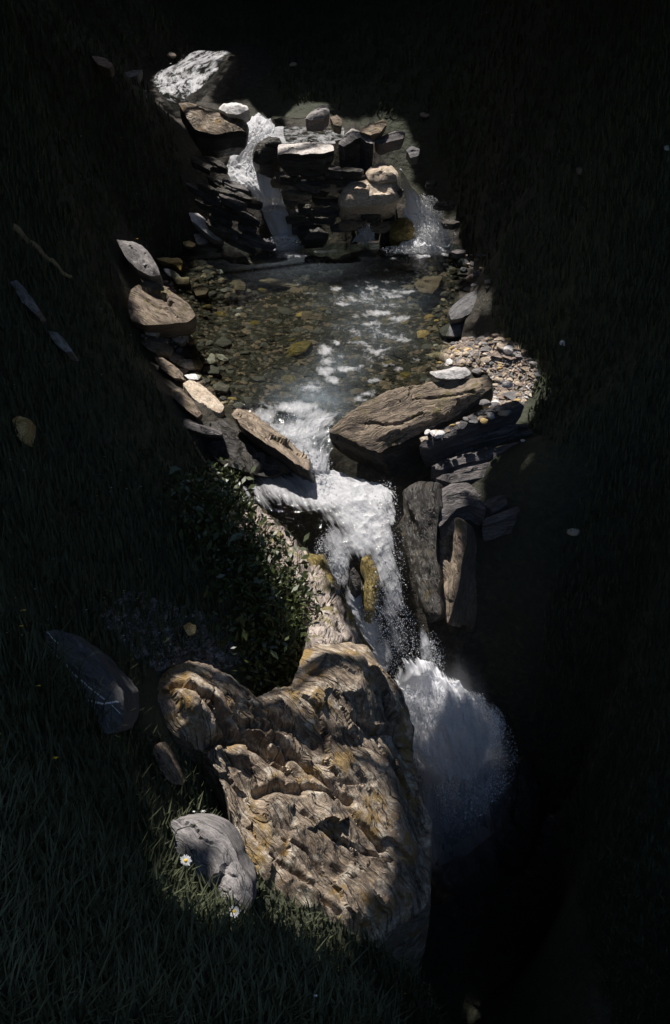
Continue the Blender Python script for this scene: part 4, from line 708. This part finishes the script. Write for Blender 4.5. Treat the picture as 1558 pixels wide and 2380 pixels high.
# gravel as one mass on the bed and the bars
def blobmass(name, n, region, size, mats, kind='stuff', seed=1):
    r = np.random.default_rng(seed); base = np.array([(1, 0, 0), (-1, 0, 0), (0, 1, 0), (0, -1, 0), (0, 0, .7), (0, 0, -.7)], float); tf = np.array([(4, 0, 2), (4, 2, 1), (4, 1, 3), (4, 3, 0), (5, 2, 0), (5, 1, 2), (5, 3, 1), (5, 0, 3)])
    pp = []
    while len(pp) < n:
        x, y = r.uniform(min(p[0] for p in region), max(p[0] for p in region), 400), r.uniform(min(p[1] for p in region), max(p[1] for p in region), 400)
        ok = inpoly(x, y, region)
        for a, b_ in zip(x[ok], y[ok]): pp.append(hit(a, b_))
    pp = np.array(pp[:n]); s_ = size*np.exp(r.normal(0, .4, n)); ang = r.uniform(0, 6.28, n)
    sc_ = np.stack([s_, s_*r.uniform(.5, .9, n), s_*r.uniform(.3, .6, n)], 1); v_ = base[None]*sc_[:, None]
    v_ = v_*(1+r.uniform(-.25, .25, v_.shape)); c, s2 = np.cos(ang)[:, None], np.sin(ang)[:, None]
    v_ = np.stack([v_[..., 0]*c-v_[..., 1]*s2, v_[..., 0]*s2+v_[..., 1]*c, v_[..., 2]], -1)+pp[:, None]
    f = (tf[None]+6*np.arange(n)[:, None, None]).reshape(-1, 3)
    me = mesh_from(name, v_.reshape(-1, 3), f, M[mats[0]], uv=(v_.reshape(-1, 3)[:, :2]), smooth=False)
    for m_ in mats[1:]: me.materials.append(M[m_])
    me.polygons.foreach_set('material_index', np.repeat(r.integers(0, len(mats), n), 8).astype('i')); return link(name, me, kind=kind)
blobmass('gravel_on_banks', 5000, BAR, .028, ['pebble_brown', 'grey', 'buff', 'pebble_dark', 'brown'], seed=3)
blobmass('gravel_on_bed', 7000, [(430, 605), (1050, 600), (1060, 700), (1010, 880), (800, 990), (590, 985), (440, 860), (330, 770), (380, 650)], .035, ['wet', 'pebble_dark', 'wet', 'wet', 'pebble_brown', 'pebble_brown', 'wet'], seed=4)
blobmass('gravel_above_big_rock', 2500, [(230, 1430), (300, 1370), (520, 1440), (560, 1540), (500, 1560), (440, 1530), (370, 1560), (300, 1520)], .014, ['pebble_dark', 'pebble_brown', 'grey', 'dim'], seed=5)

# thin white veins on the grey boulder
def tubes(name, lines, rad, mat, **kw):
    V3, fl = [], []
    for ln in lines:
        ln = np.array(ln); n = len(ln); b0 = len(V3)
        for i, p in enumerate(ln):
            r_ = rad if np.isscalar(rad) else rad[0]+(rad[1]-rad[0])*i/(n-1)
            tdir = ln[min(i+1, n-1)]-ln[max(i-1, 0)]; tdir = tdir/(np.linalg.norm(tdir)+1e-9); a = np.cross(tdir, (.3, .2, 1)); a /= np.linalg.norm(a)+1e-9; b_ = np.cross(tdir, a)
            for k in range(5): th = k*2*math.pi/5; V3.append(p+r_*(a*math.cos(th)+b_*math.sin(th)))
        for i in range(n-1):
            for k in range(5): fl.append((b0+i*5+k, b0+i*5+(k+1) % 5, b0+(i+1)*5+(k+1) % 5, b0+(i+1)*5+k))
    return link(name, mesh_from(name, V3, fl, M[mat]), **kw)
# ---------------------------------------------------------------- what stands on the surfaces: look-up by casting onto built meshes
import bmesh
bpy.context.view_layer.update()
dg = bpy.context.evaluated_depsgraph_get()
def cast(px, row):
    d = Vector(ray(px, row)).normalized(); ok, loc, nrm, *_ = SC.ray_cast(dg, Vector((0, 0, 0)), d)
    return (np.array(loc), np.array(nrm)) if ok else (hit(px, row), np.array((0, 0, 1.0)))
def vein(line, w, mat='white'):
    pts = []
    for (a, b_), (c, d) in zip(line[:-1], line[1:]):
        for k in range(6): pts.append((a+(c-a)*k/6, b_+(d-b_)*k/6))
    ps = []
    for x, y in pts:
        p, n = cast(x+random.uniform(-1, 1), y+random.uniform(-1, 1)); ps.append(p+n*(-w*.45)-np.array(greyb.location))
    return tubes('quartz_vein', [ps], w, mat, parent=greyb)
vein([(80, 1474), (120, 1510), (165, 1560), (210, 1600), (250, 1630)], .0045)
vein([(110, 1470), (140, 1500)], .003); vein([(205, 1628), (240, 1635), (284, 1630)], .006); vein([(255, 1632), (286, 1665)], .003)

# ---------------------------------------------------------------- spray
dr = np.concatenate(DROPS); N = len(dr)
base = np.array([(1, 1, 1), (1, -1, -1), (-1, 1, -1), (-1, -1, 1)], float)*.6; r = np.random.default_rng(8)
q = base[None]*(dr[:, 3][:, None, None])*(1+r.uniform(-.3, .3, (N, 4, 3)))+dr[:, None, :3]
f = (np.array([(0, 1, 2), (0, 3, 1), (0, 2, 3), (1, 3, 2)])[None]+4*np.arange(N)[:, None, None]).reshape(-1, 3)
link('water_spray', mesh_from('water_spray', q.reshape(-1, 3), f, M['drop'], smooth=False), kind='stuff')

# ---------------------------------------------------------------- grass
LIT = [(400, 236), (440, 232), (520, 236), (575, 236), (640, 290), (700, 240), (770, 240), (800, 280), (900, 272), (950, 300), (985, 350), (960, 380), (975, 440), (1030, 470), (1060, 540), (1060, 585), (1125, 592), (1110, 612), (1040, 640), (1045, 680), (1100, 668), (1150, 668), (1148, 698), (1085, 742), (1050, 788), (1160, 775), (1220, 805), (1265, 850), (1275, 910), (1205, 985), (1225, 1080), (1140, 1110), (1135, 1190), (1090, 1210), (1088, 1330), (1070, 1460), (1060, 1580), (1140, 1640), (1150, 1760), (1110, 1860), (1040, 1890), (1000, 1800), (950, 1742), (900, 1750), (885, 1850), (905, 2000), (925, 2150), (860, 2260), (740, 2220), (620, 2120), (610, 2170), (540, 2180), (425, 2110), (375, 1990), (380, 1880), (510, 1890),
       (470, 1780), (300, 1690), (290, 1580), (400, 1490), (530, 1515), (600, 1630), (690, 1560), (692, 1420), (615, 1290), (545, 1200), (520, 1100), (440, 960), (340, 800), (285, 720), (250, 550), (340, 585), (425, 580), (425, 480), (480, 490), (520, 480), (490, 400), (540, 330), (440, 300), (400, 260)]
LIT2 = [(345, 125), (380, 118), (540, 120), (500, 190), (460, 235), (375, 235), (350, 180)]
NOGRASS = [(1040, 2440), (1000, 2260), (900, 2160), (760, 2110), (640, 2020), (560, 1950), (500, 1880), (470, 1800), (345, 1720), (300, 1580), (520, 1500), (690, 1520), (680, 1400), (560, 1260), (500, 1110), (420, 1010), (330, 830), (270, 700), (250, 540), (420, 560), (430, 420), (400, 290), (320, 180), (330, 100), (620, 120), (650, 240), (1000, 250), (1060, 500), (1085, 600), (1140, 650), (1150, 760), (1245, 860), (1225, 1000), (1400, 1100), (1300, 1300), (1240, 1600), (1300, 1900), (1400, 2300), (1458, 2440)]
GRASS = [(-60, -60), (1620, -60), (1620, 2440), (-60, 2440)]
def blades(name, n, reg, Lr, seed, zmin=0, lean=.5, mat='grass', dense_rows=None):
    r = np.random.default_rng(seed); pts = []
    x0, x1 = min(p[0] for p in reg), max(p[0] for p in reg); y0, y1 = min(p[1] for p in reg), max(p[1] for p in reg)
    X, Y = r.uniform(x0, x1, n*4), r.uniform(y0, y1, n*4); ok = inpoly(X, Y, reg) & ~inpoly(X, Y, NOGRASS if reg is GRASS else [(0, 0), (1, 0), (0, 1)]); X, Y = X[ok][:n], Y[ok][:n]
    d = ray(X, Y); jj = r.uniform(0, .014, len(X)); best = np.zeros(len(X)); found = np.zeros(len(X), bool)
    for t_ in TS[::2]:
        q = d*t_; b_ = (q[:, 2] < hgt(q[:, 0], q[:, 1])) & ~found; best[b_] = t_; found |= b_
    p = (d*(best*(1-jj))[:, None])[found]; p[:, 2] = hgt(p[:, 0], p[:, 1])-.01; n = len(p); dist = np.linalg.norm(p, axis=1)
    L = r.uniform(*Lr, n); w = np.clip(.0028+.0006*dist, .003, .02); az = r.uniform(0, 6.28, n); ln = r.uniform(.1, lean, n)
    side = np.stack([-np.sin(az), np.cos(az), 0*az], 1)*w[:, None]; dirv = np.stack([np.cos(az), np.sin(az), 0*az], 1)
    m1 = p+np.array([0, 0, 1.])*(L*.55)[:, None]+dirv*(L*ln*.3)[:, None]; tip = p+np.array([0, 0, 1.])*(L*(1-.4*ln))[:, None]+dirv*(L*ln)[:, None]
    V3 = np.stack([p-side, p+side, m1+side*.7, m1-side*.7, tip], 1); i0 = 5*np.arange(n)[:, None]
    f = np.concatenate([i0+np.array([[0, 1, 2]]), i0+np.array([[0, 2, 3]]), i0+np.array([[3, 2, 4]])])
    return link(name, mesh_from(name, V3.reshape(-1, 3), f, M[mat], smooth=False), kind='stuff')
blades('meadow_grass', 52000, GRASS, (.05, .17), 21)
blades('foreground_grass', 9000, [(-40, 1850), (330, 1850), (420, 2080), (600, 2160), (760, 2210), (1000, 2300), (1050, 2420), (-40, 2420)], (.08, .22), 22)
blades('tall_grass', 40, [(380, 1900), (450, 1900), (600, 2120), (760, 2210), (990, 2290), (700, 2380), (380, 2150)], (.12, .26), 23, mat='grass', lean=.9)
blades('tall_grass', 500, [(90, 1540), (300, 1700), (330, 1800), (60, 1640)], (.15, .34), 24, lean=.6)

# ---------------------------------------------------------------- flowers
def daisy_parts(loc, R_, normal, stemlen, label, n=17):
    t0 = empty('daisy', loc, label, 'flower'); nrm = Vector(normal).normalized(); qn = nrm.to_track_quat('Z', 'Y')
    hd = Vector((0, 0, stemlen))
    tubes('stem', [[np.array((.0, 0, 0)), np.array((.01, 0, stemlen*.5)), np.array(hd)]], .0018, 'stem', parent=t0)
    for k in range(n):
        a = 2*math.pi*k/n+random.uniform(-.08, .08); L = R_*random.uniform(.85, 1.08); w = R_*.15; dz = random.uniform(-.12, .1)*R_
        pts = [(R_*.22, -w*.6, 0), (R_*.22, w*.6, 0), (L*.7, w, R_*.06), (L, w*.45, dz), (L, -w*.45, dz), (L*.7, -w, R_*.06)]
        vs = [hd+qn @ Vector((x*math.cos(a)-y*math.sin(a), x*math.sin(a)+y*math.cos(a), z)) for x, y, z in pts]
        link('petal', mesh_from('petal', vs, [(0, 1, 2, 5), (5, 2, 3, 4)], M['petal']), parent=t0)
    bm = bmesh.new(); bmesh.ops.create_icosphere(bm, subdivisions=2, radius=R_*.30)
    for v_ in bm.verts: v_.co = hd+qn @ Vector((v_.co.x, v_.co.y, v_.co.z*.5))
    me = bpy.data.meshes.new('flower_disc'); bm.to_mesh(me); bm.free(); me.materials.append(M['yellow']); link('flower_disc', me, parent=t0)
import bmesh
def at_depth(px, row, dep): return ray(px, row)*dep
for (x, y, dep, R_, nrm, lab) in [(432, 2000, 4.45, .025, (-.05, -.8, .7), 'upper white daisy with yellow disc facing the viewer in front of the grey rock'), (545, 2118, 4.1, .024, (.1, -.25, 1), 'lower white daisy seen edge-on below the grey rock')]:
    h = at_depth(x, y, dep); g = hgt(h[0], h[1]); sl = max(.08, h[2]-g) if h[2]-g < .9 else .5
    daisy_parts(Vector((h[0], h[1], h[2]-sl)), R_, nrm, sl, lab)
def small_flower(px, row, wpx, mat, label, group, name='meadow_flower', lift=.10):
    p = hit(px, row+4); dep = p[1]*cp-p[2]*sp_; R_ = wpx/F*dep/2; t0 = bm = bmesh.new()
    k = 6; c = Vector((0, 0, lift)); vs = [bm.verts.new(c+Vector((0, 0, R_*.3)))]
    for i in range(k*2):
        a = math.pi*i/k; rr = R_*(1 if i % 2 == 0 else .45); vs.append(bm.verts.new(c+Vector((math.cos(a)*rr, math.sin(a)*rr*.9-.0, R_*.1*(i % 2)-rr*.3*math.sin(a)))))
    for i in range(k*2): bm.faces.new((vs[0], vs[1+i], vs[1+(i+1) % (k*2)]))
    s1 = bm.verts.new((0, 0, 0)); s2 = bm.verts.new((R_*.12, 0, 0)); s3 = bm.verts.new((R_*.06, 0, lift)); bm.faces.new((s1, s2, s3))
    me = bpy.data.meshes.new(name); bm.to_mesh(me); bm.free(); me.materials.append(M[mat])
    return link(name, me, label=label, cat='flower', group=group, loc=Vector(p))
fr = random.Random(3)
for i in range(85):
    x, y = fr.choice([(fr.uniform(20, 520), fr.uniform(900, 1350)), (fr.uniform(220, 340), fr.uniform(1080, 1420)), (fr.uniform(10, 300), fr.uniform(1380, 1560)), (fr.uniform(60, 520), fr.uniform(560, 900)), (fr.uniform(80, 400), fr.uniform(100, 500))])
    m_ = fr.choice(['petal', 'petal', 'yellow']); small_flower(x, y, fr.uniform(4, 7.5), m_, 'tiny %s flower dotted in the dark grass of the left bank' % ('white' if m_ == 'petal' else 'yellow'), 'tiny flowers on the left bank')
for i in range(70):
    x, y = fr.uniform(1060, 1555), fr.uniform(10, 800)
    if inpoly(np.array([x]), np.array([y]), LIT)[0]: continue
    m_ = fr.choice(['petal', 'yellow', 'straw']); small_flower(x, y, fr.uniform(4, 7), m_, 'tiny %s flower dotted on the dark right slope' % {'petal': 'white', 'yellow': 'yellow', 'straw': 'dry'}[m_], 'tiny flowers on the right slope')
for (x, y, w, m_, lab) in [(66, 1474, 18, 'yellow', 'orange-yellow flower at the top left tip of the dark grey boulder'), (62, 1712-200, 14, 'yellow', 'orange-yellow flower at the left rim of the dark grey boulder'), (476, 1920, 16, 'petal', 'white blossom on the dark gap above the daisies'), (455, 1922, 9, 'petal', 'small pale blossom left of the white blossom'), (475, 1812-70, 12, 'violet', 'violet flower under the left shoulder of the big rock'),
                           (447, 1988, 10, 'violet', 'violet flower just above the upper daisy'), (12, 1775, 18, 'yellow', 'yellow blossom spike at the very left edge'), (140, 1820, 20, 'yellow', 'larger yellow blossom spike in the dark lower-left grass'), (102, 1650, 14, 'yellow', 'yellow flower left below the dark grey boulder'), (584, 2322, 8, 'yellow', 'tiny yellow flower near the bottom left'),
                           (735, 2372, 14, 'petal', 'white flower cut by the bottom edge'), (940, 2340, 6, 'yellow', 'tiny yellow flower near the bottom right of the grass'), (870, 2290, 7, 'violet', 'tiny violet flower in the bottom grass')]:
    small_flower(x, y, w, m_, lab, None, lift=.14)

# fallen branch on the left bank, dead twig by the brown slab
a, b_ = hit(30, 540), hit(168, 662); pts = [a+(b_-a)*k/12+np.array((0, 0, .05+.02*math.sin(k*1.7))) for k in range(13)]
tubes('fallen_branch', [pts], (.028, .014), 'straw', label='thin pale fallen branch lying in the grass at far left', cat='branch')
a, b_ = hit(1125, 918), hit(1142, 975); tubes('dead_twig', [[a+np.array((0, 0, .04)), (a+b_)/2+np.array((0, 0, .08)), b_+np.array((0, 0, .03))]], .007, 'straw', label='dead twig standing among the pebbles right of the brown slab', cat='twig')

# ---------------------------------------------------------------- shrub against the rock wall
def leafmass(cent, rad, n, size, seed, shape=None):
    r = np.random.default_rng(seed); p = r.normal(0, 1, (n, 3)); p /= np.linalg.norm(p, axis=1, keepdims=True); p *= (r.uniform(.35, 1, n)**.5)[:, None]
    cl = r.normal(0, .5, (60, 3)); p = p+.10*cl[r.integers(0, 60, n)]
    p = p*np.array(rad)+np.array(cent); a = r.normal(0, 1, (n, 3)); a /= np.linalg.norm(a, axis=1, keepdims=True); b_ = np.cross(a, r.normal(0, 1, (n, 3))); b_ /= np.linalg.norm(b_, axis=1, keepdims=True)
    s_ = (size*r.uniform(.6, 1.4, n))[:, None]; return np.stack([p-a*s_, p+b_*s_*.42, p+a*s_, p-b_*s_*.42], 1)
def leaf_mesh(name, Q, mat):
    n = len(Q); return mesh_from(name, Q.reshape(-1, 3), np.arange(4*n).reshape(n, 4), M[mat], smooth=False)
for (spots, lab, nst) in [([(610, 1330, .30), (640, 1420, .30), (600, 1500, .34), (655, 1490, .26), (560, 1420, .3), (660, 1560, .18), (620, 1570, .24), (570, 1330, .2)], 'dark leafy shrub filling the notch left of the rock wall', 9),
                          ([(500, 1160, .28), (450, 1200, .3), (540, 1230, .24), (480, 1260, .26)], 'low dark bush with a few sunlit leaf tips above the rock wall', 6)]:
    g = hit(spots[0][0], spots[0][1]+60); t0 = empty('shrub', g, lab, 'shrub'); Q = []
    for i, (x, y, rd) in enumerate(spots):
        p = hit(x, y); p = p*(1-.10/np.linalg.norm(p)); Q.append(leafmass(p, (rd, rd, rd*1.1), 1100, .022, 800+i)-g[None, None]); Q.append(leafmass(p, (rd*1.35, rd*1.3, rd*1.25), 220, .034, 860+i)-g[None, None])
    link('foliage', leaf_mesh('foliage', np.concatenate(Q), 'shrub'), parent=t0)
    for i in range(nst):
        sp = spots[i % len(spots)]; p = hit(sp[0]+fr.uniform(-15, 15), sp[1])-g; tubes('stem', [[p*.2+np.array((0, 0, -.05)), p*.6+np.array((fr.uniform(-.05, .05), 0, .1)), p+np.array((0, 0, .15))]], (.014, .005), 'bark', parent=t0)

# ---------------------------------------------------------------- added trees out of view, leaves placed to shade all but the lit outlines
LITN = [tuple(p) for p in LIT]  # outline of the sunlit area; the added leaves are kept off it
SMALL = [((45, 992), 45), ((58, 690), 40), ((140, 796), 34), ((165, 1580), 85), ((1308, 800), 16), ((440, 1460), 26), ((390, 1780), 30), ((683, 154), 14), ((1350, 403), 14), ((992, 268), 16)]
def tree_gap(x, y): return None
r = np.random.default_rng(77)
NL = 60000
sd = np.array(sdir)
bpy.context.view_layer.update(); dg = bpy.context.evaluated_depsgraph_get()
off = sd/sd[2]; NS = NL*5//2                     # shade leaves: sparse large ones over the whole ravine, small ones over its near part
gx_ = np.r_[r.uniform(-13, 14, NL), r.uniform(-4.2, 4.2, NS)]; gy_ = np.r_[r.uniform(-1, 44, NL), 20.5*r.random(NS)**1.2+.5]; NT_ = NL+NS; zt = r.uniform(2.0, 7.5, NT_)
LS = np.r_[r.uniform(.16, .30, NL)*np.where(gy_[:NL] > 22, 1.3, 1), r.uniform(.07, .12, NS)*np.where(gy_[NL:] > 9, 1.35, 1)]
LP = np.stack([gx_+off[0]*(zt+5), gy_+off[1]*(zt+5), zt], 1)     # leaf places; their shadows fall along the sun's rays
dn_ = Vector((-sd).tolist()); G = LP.copy(); okk = np.zeros(NT_, bool)
for i in range(NT_):
    ok, loc, *_ = SC.ray_cast(dg, Vector(LP[i].tolist()), dn_)
    if ok: G[i] = loc; okk[i] = True
dep_ = G[:, 1]*cp-G[:, 2]*sp_; ppx, prow = project(np.where(dep_[:, None] > .3, G, np.array((0, 5., -3)))); jx = r.normal(0, 4, NT_)+30*fbm(G[:, 0]*3, G[:, 1]*3, 0, 61, 3); jy = r.normal(0, 4, NT_)+30*fbm(G[:, 0]*3, G[:, 1]*3, 9, 62, 3)
plume = (ppx > 940) & (ppx < 1230) & (prow > 1600); jy = np.where(plume, jy+np.abs(r.normal(0, 50, NT_)), jy)
ppx, prow = ppx+jx, prow+jy; rim_ = F*LS/np.maximum(dep_, .5)*.8; keep = okk.copy()
for (ax_, ay_) in ((0, 0), (1, 0), (-1, 0), (0, .8), (0, -.8)):
    keep &= ~((inpoly(ppx+ax_*rim_, prow+ay_*rim_, LITN) | inpoly(ppx+ax_*rim_, prow+ay_*rim_, LIT2)) & (dep_ > .5))
keep |= okk & (ppx > 1130) & (prow > 985) & (prow < 1300) & (dep_ > .5) & (r.random(NT_) < .35)
for (c, rd) in SMALL: keep &= ~((np.hypot(ppx-c[0], prow-c[1]) < rd) & (r.random(NT_) < .8))
LS = LS[keep]
LP = LP[keep]
trees = [(-6.5, 3, 'left'), (-7.5, 8.5, 'left'), (-8, 15, 'left'), (-9.5, 22, 'left'), (-9, 31, 'left'), (-7, 40, 'left'), (7.0, 6, 'right'), (7.5, 12, 'right'), (8.5, 18, 'right'), (10.0, 25, 'right'), (10.5, 34, 'right'), (3, 49, 'right'), (-3, 48, 'left'), (-3.5, -2.0, 'left'), (4.5, -1.5, 'right')]
txy = np.array([(a, b_) for a, b_, _ in trees]); own = np.argmin((LP[:, None, 0]-txy[None, :, 0])**2+(LP[:, None, 1]-txy[None, :, 1])**2, 1)
words_ = ['first', 'second', 'third', 'fourth', 'fifth', 'sixth', 'seventh', 'eighth', 'ninth', 'tenth', 'eleventh', 'twelfth', 'thirteenth', 'fourteenth', 'fifteenth']
for i, (tx, ty, sd_) in enumerate(trees):
    mine = LP[own == i]; ms = LS[own == i]
    if not len(mine): continue
    g = np.array((tx, ty, float(hgt(np.array([tx]), np.array([ty]))[0]-.1)))
    t0 = empty('added_shade_tree', g, 'tall dark leafy tree on the %s bank reaching over the ravine' % sd_, 'tree', 'trees over the ravine')
    rr = np.random.default_rng(900+i); n = len(mine); a = rr.normal(0, 1, (n, 3)); a[:, 2] *= .35; a /= np.linalg.norm(a, axis=1, keepdims=True); b_ = np.cross(a, rr.normal(0, .35, (n, 3))+np.array((0, 0, 1.0))); b_ /= np.linalg.norm(b_, axis=1, keepdims=True)
    s_ = ms[:, None]; m0 = mine-g
    link('shade_crown', leaf_mesh('shade_crown', np.stack([m0-a*s_, m0+b_*s_*.7, m0+a*s_, m0-b_*s_*.7], 1), 'leaf'), parent=t0)
    tubes('trunk', [[np.array((0, 0, -.3)), np.array((.1, .05, 3)), np.array((0, .1, 8-g[2]))]], (.28, .10), 'bark', parent=t0)
    cen = m0[rr.integers(0, n, 10)]
    for c in cen:
        z0 = rr.uniform(.45, .8)*(c[2]); tubes('limb', [[np.array((0, 0, max(.5, z0))), np.array((c[0]*.5, c[1]*.5, (z0+c[2])*.55)), c]], (.09, .02), 'bark', parent=t0)

# fine mist over the lower plunge
bm = bmesh.new(); bmesh.ops.create_icosphere(bm, subdivisions=3, radius=1)
me = bpy.data.meshes.new('water_mist'); bm.to_mesh(me); bm.free()
t = NT('fine_mist'); ob = t.n('ShaderNodeTexCoord').outputs['Object']; ln = t.n('ShaderNodeVectorMath', operation='LENGTH'); t.l(ob, ln.inputs[0])
den = t.math('MULTIPLY', t.ramp(ln.outputs['Value'], [(.2, 1.0), (1.0, 0.0)]), t.ramp(t.noise(ob, 1.6, 4, .6), [(.40, .05), (.62, 1.0)]))
vs_ = t.n('ShaderNodeVolumePrincipled'); vs_.inputs['Color'].default_value = (.92, .94, 1, 1); t.l(t.math('MULTIPLY', den, 3.2), vs_.inputs['Density']); t.l(vs_.outputs[0], t.out.inputs['Volume'])
me.materials.append(t.m); o = link('water_mist', me, kind='stuff'); o.location = Vector(P(1065, 1820, -9.15)); o.scale = (.50, .50, 1.5); o.rotation_euler = (0, math.radians(-8), 0)

# ---------------------------------------------------------------- labels of the loose stones: by the marked stone they lie next to, or as extremes of their kind
marks = [(*project(np.array(o.location)), o['label']) for o in C.objects if o.parent is None and o.get('label') and not o.get('group') and o.get('category') in ('rock', 'stone', 'pebble', 'boulder') and len(o['label'].split()) <= 12]
taken = set()
def give(o, s):
    if s in taken or len(s.split()) > 16: return False
    taken.add(s); o['label'] = s; return True
done = set()
for grp in {p[0]['group'] for p in PEBS}:
    for word in {p[4] for p in PEBS}:
        mem = [p for p in PEBS if p[0]['group'] == grp and p[4] == word]
        if len(mem) < 2: 
            done |= {p[0].name for p in mem}; continue
        for nm_, key in (('leftmost', lambda p: p[1]), ('rightmost', lambda p: -p[1]), ('topmost', lambda p: p[2]), ('lowest', lambda p: -p[2]), ('biggest', lambda p: -p[3])):
            c = [p for p in mem if p[0].name not in done]
            if not c: break
            q = min(mem, key=key)
            if q[0].name in done: continue
            if give(q[0], nm_+' '+q[0]['label']): done.add(q[0].name)
for p in sorted(PEBS, key=lambda p: -p[3]):
    if p[0].name in done: continue
    best = sorted(marks, key=lambda m: math.hypot(m[0]-p[1], m[1]-p[2]))[:2]
    for mx, my, lab in best:
        if math.hypot(mx-p[1], my-p[2]) > 70: continue
        side = ('just right of' if p[1] > mx else 'just left of') if abs(p[1]-mx) > abs(p[2]-my) else ('just below' if p[2] > my else 'just above')
        if give(p[0], '%s stone %s the %s' % (p[4], side, lab)): done.add(p[0].name); break
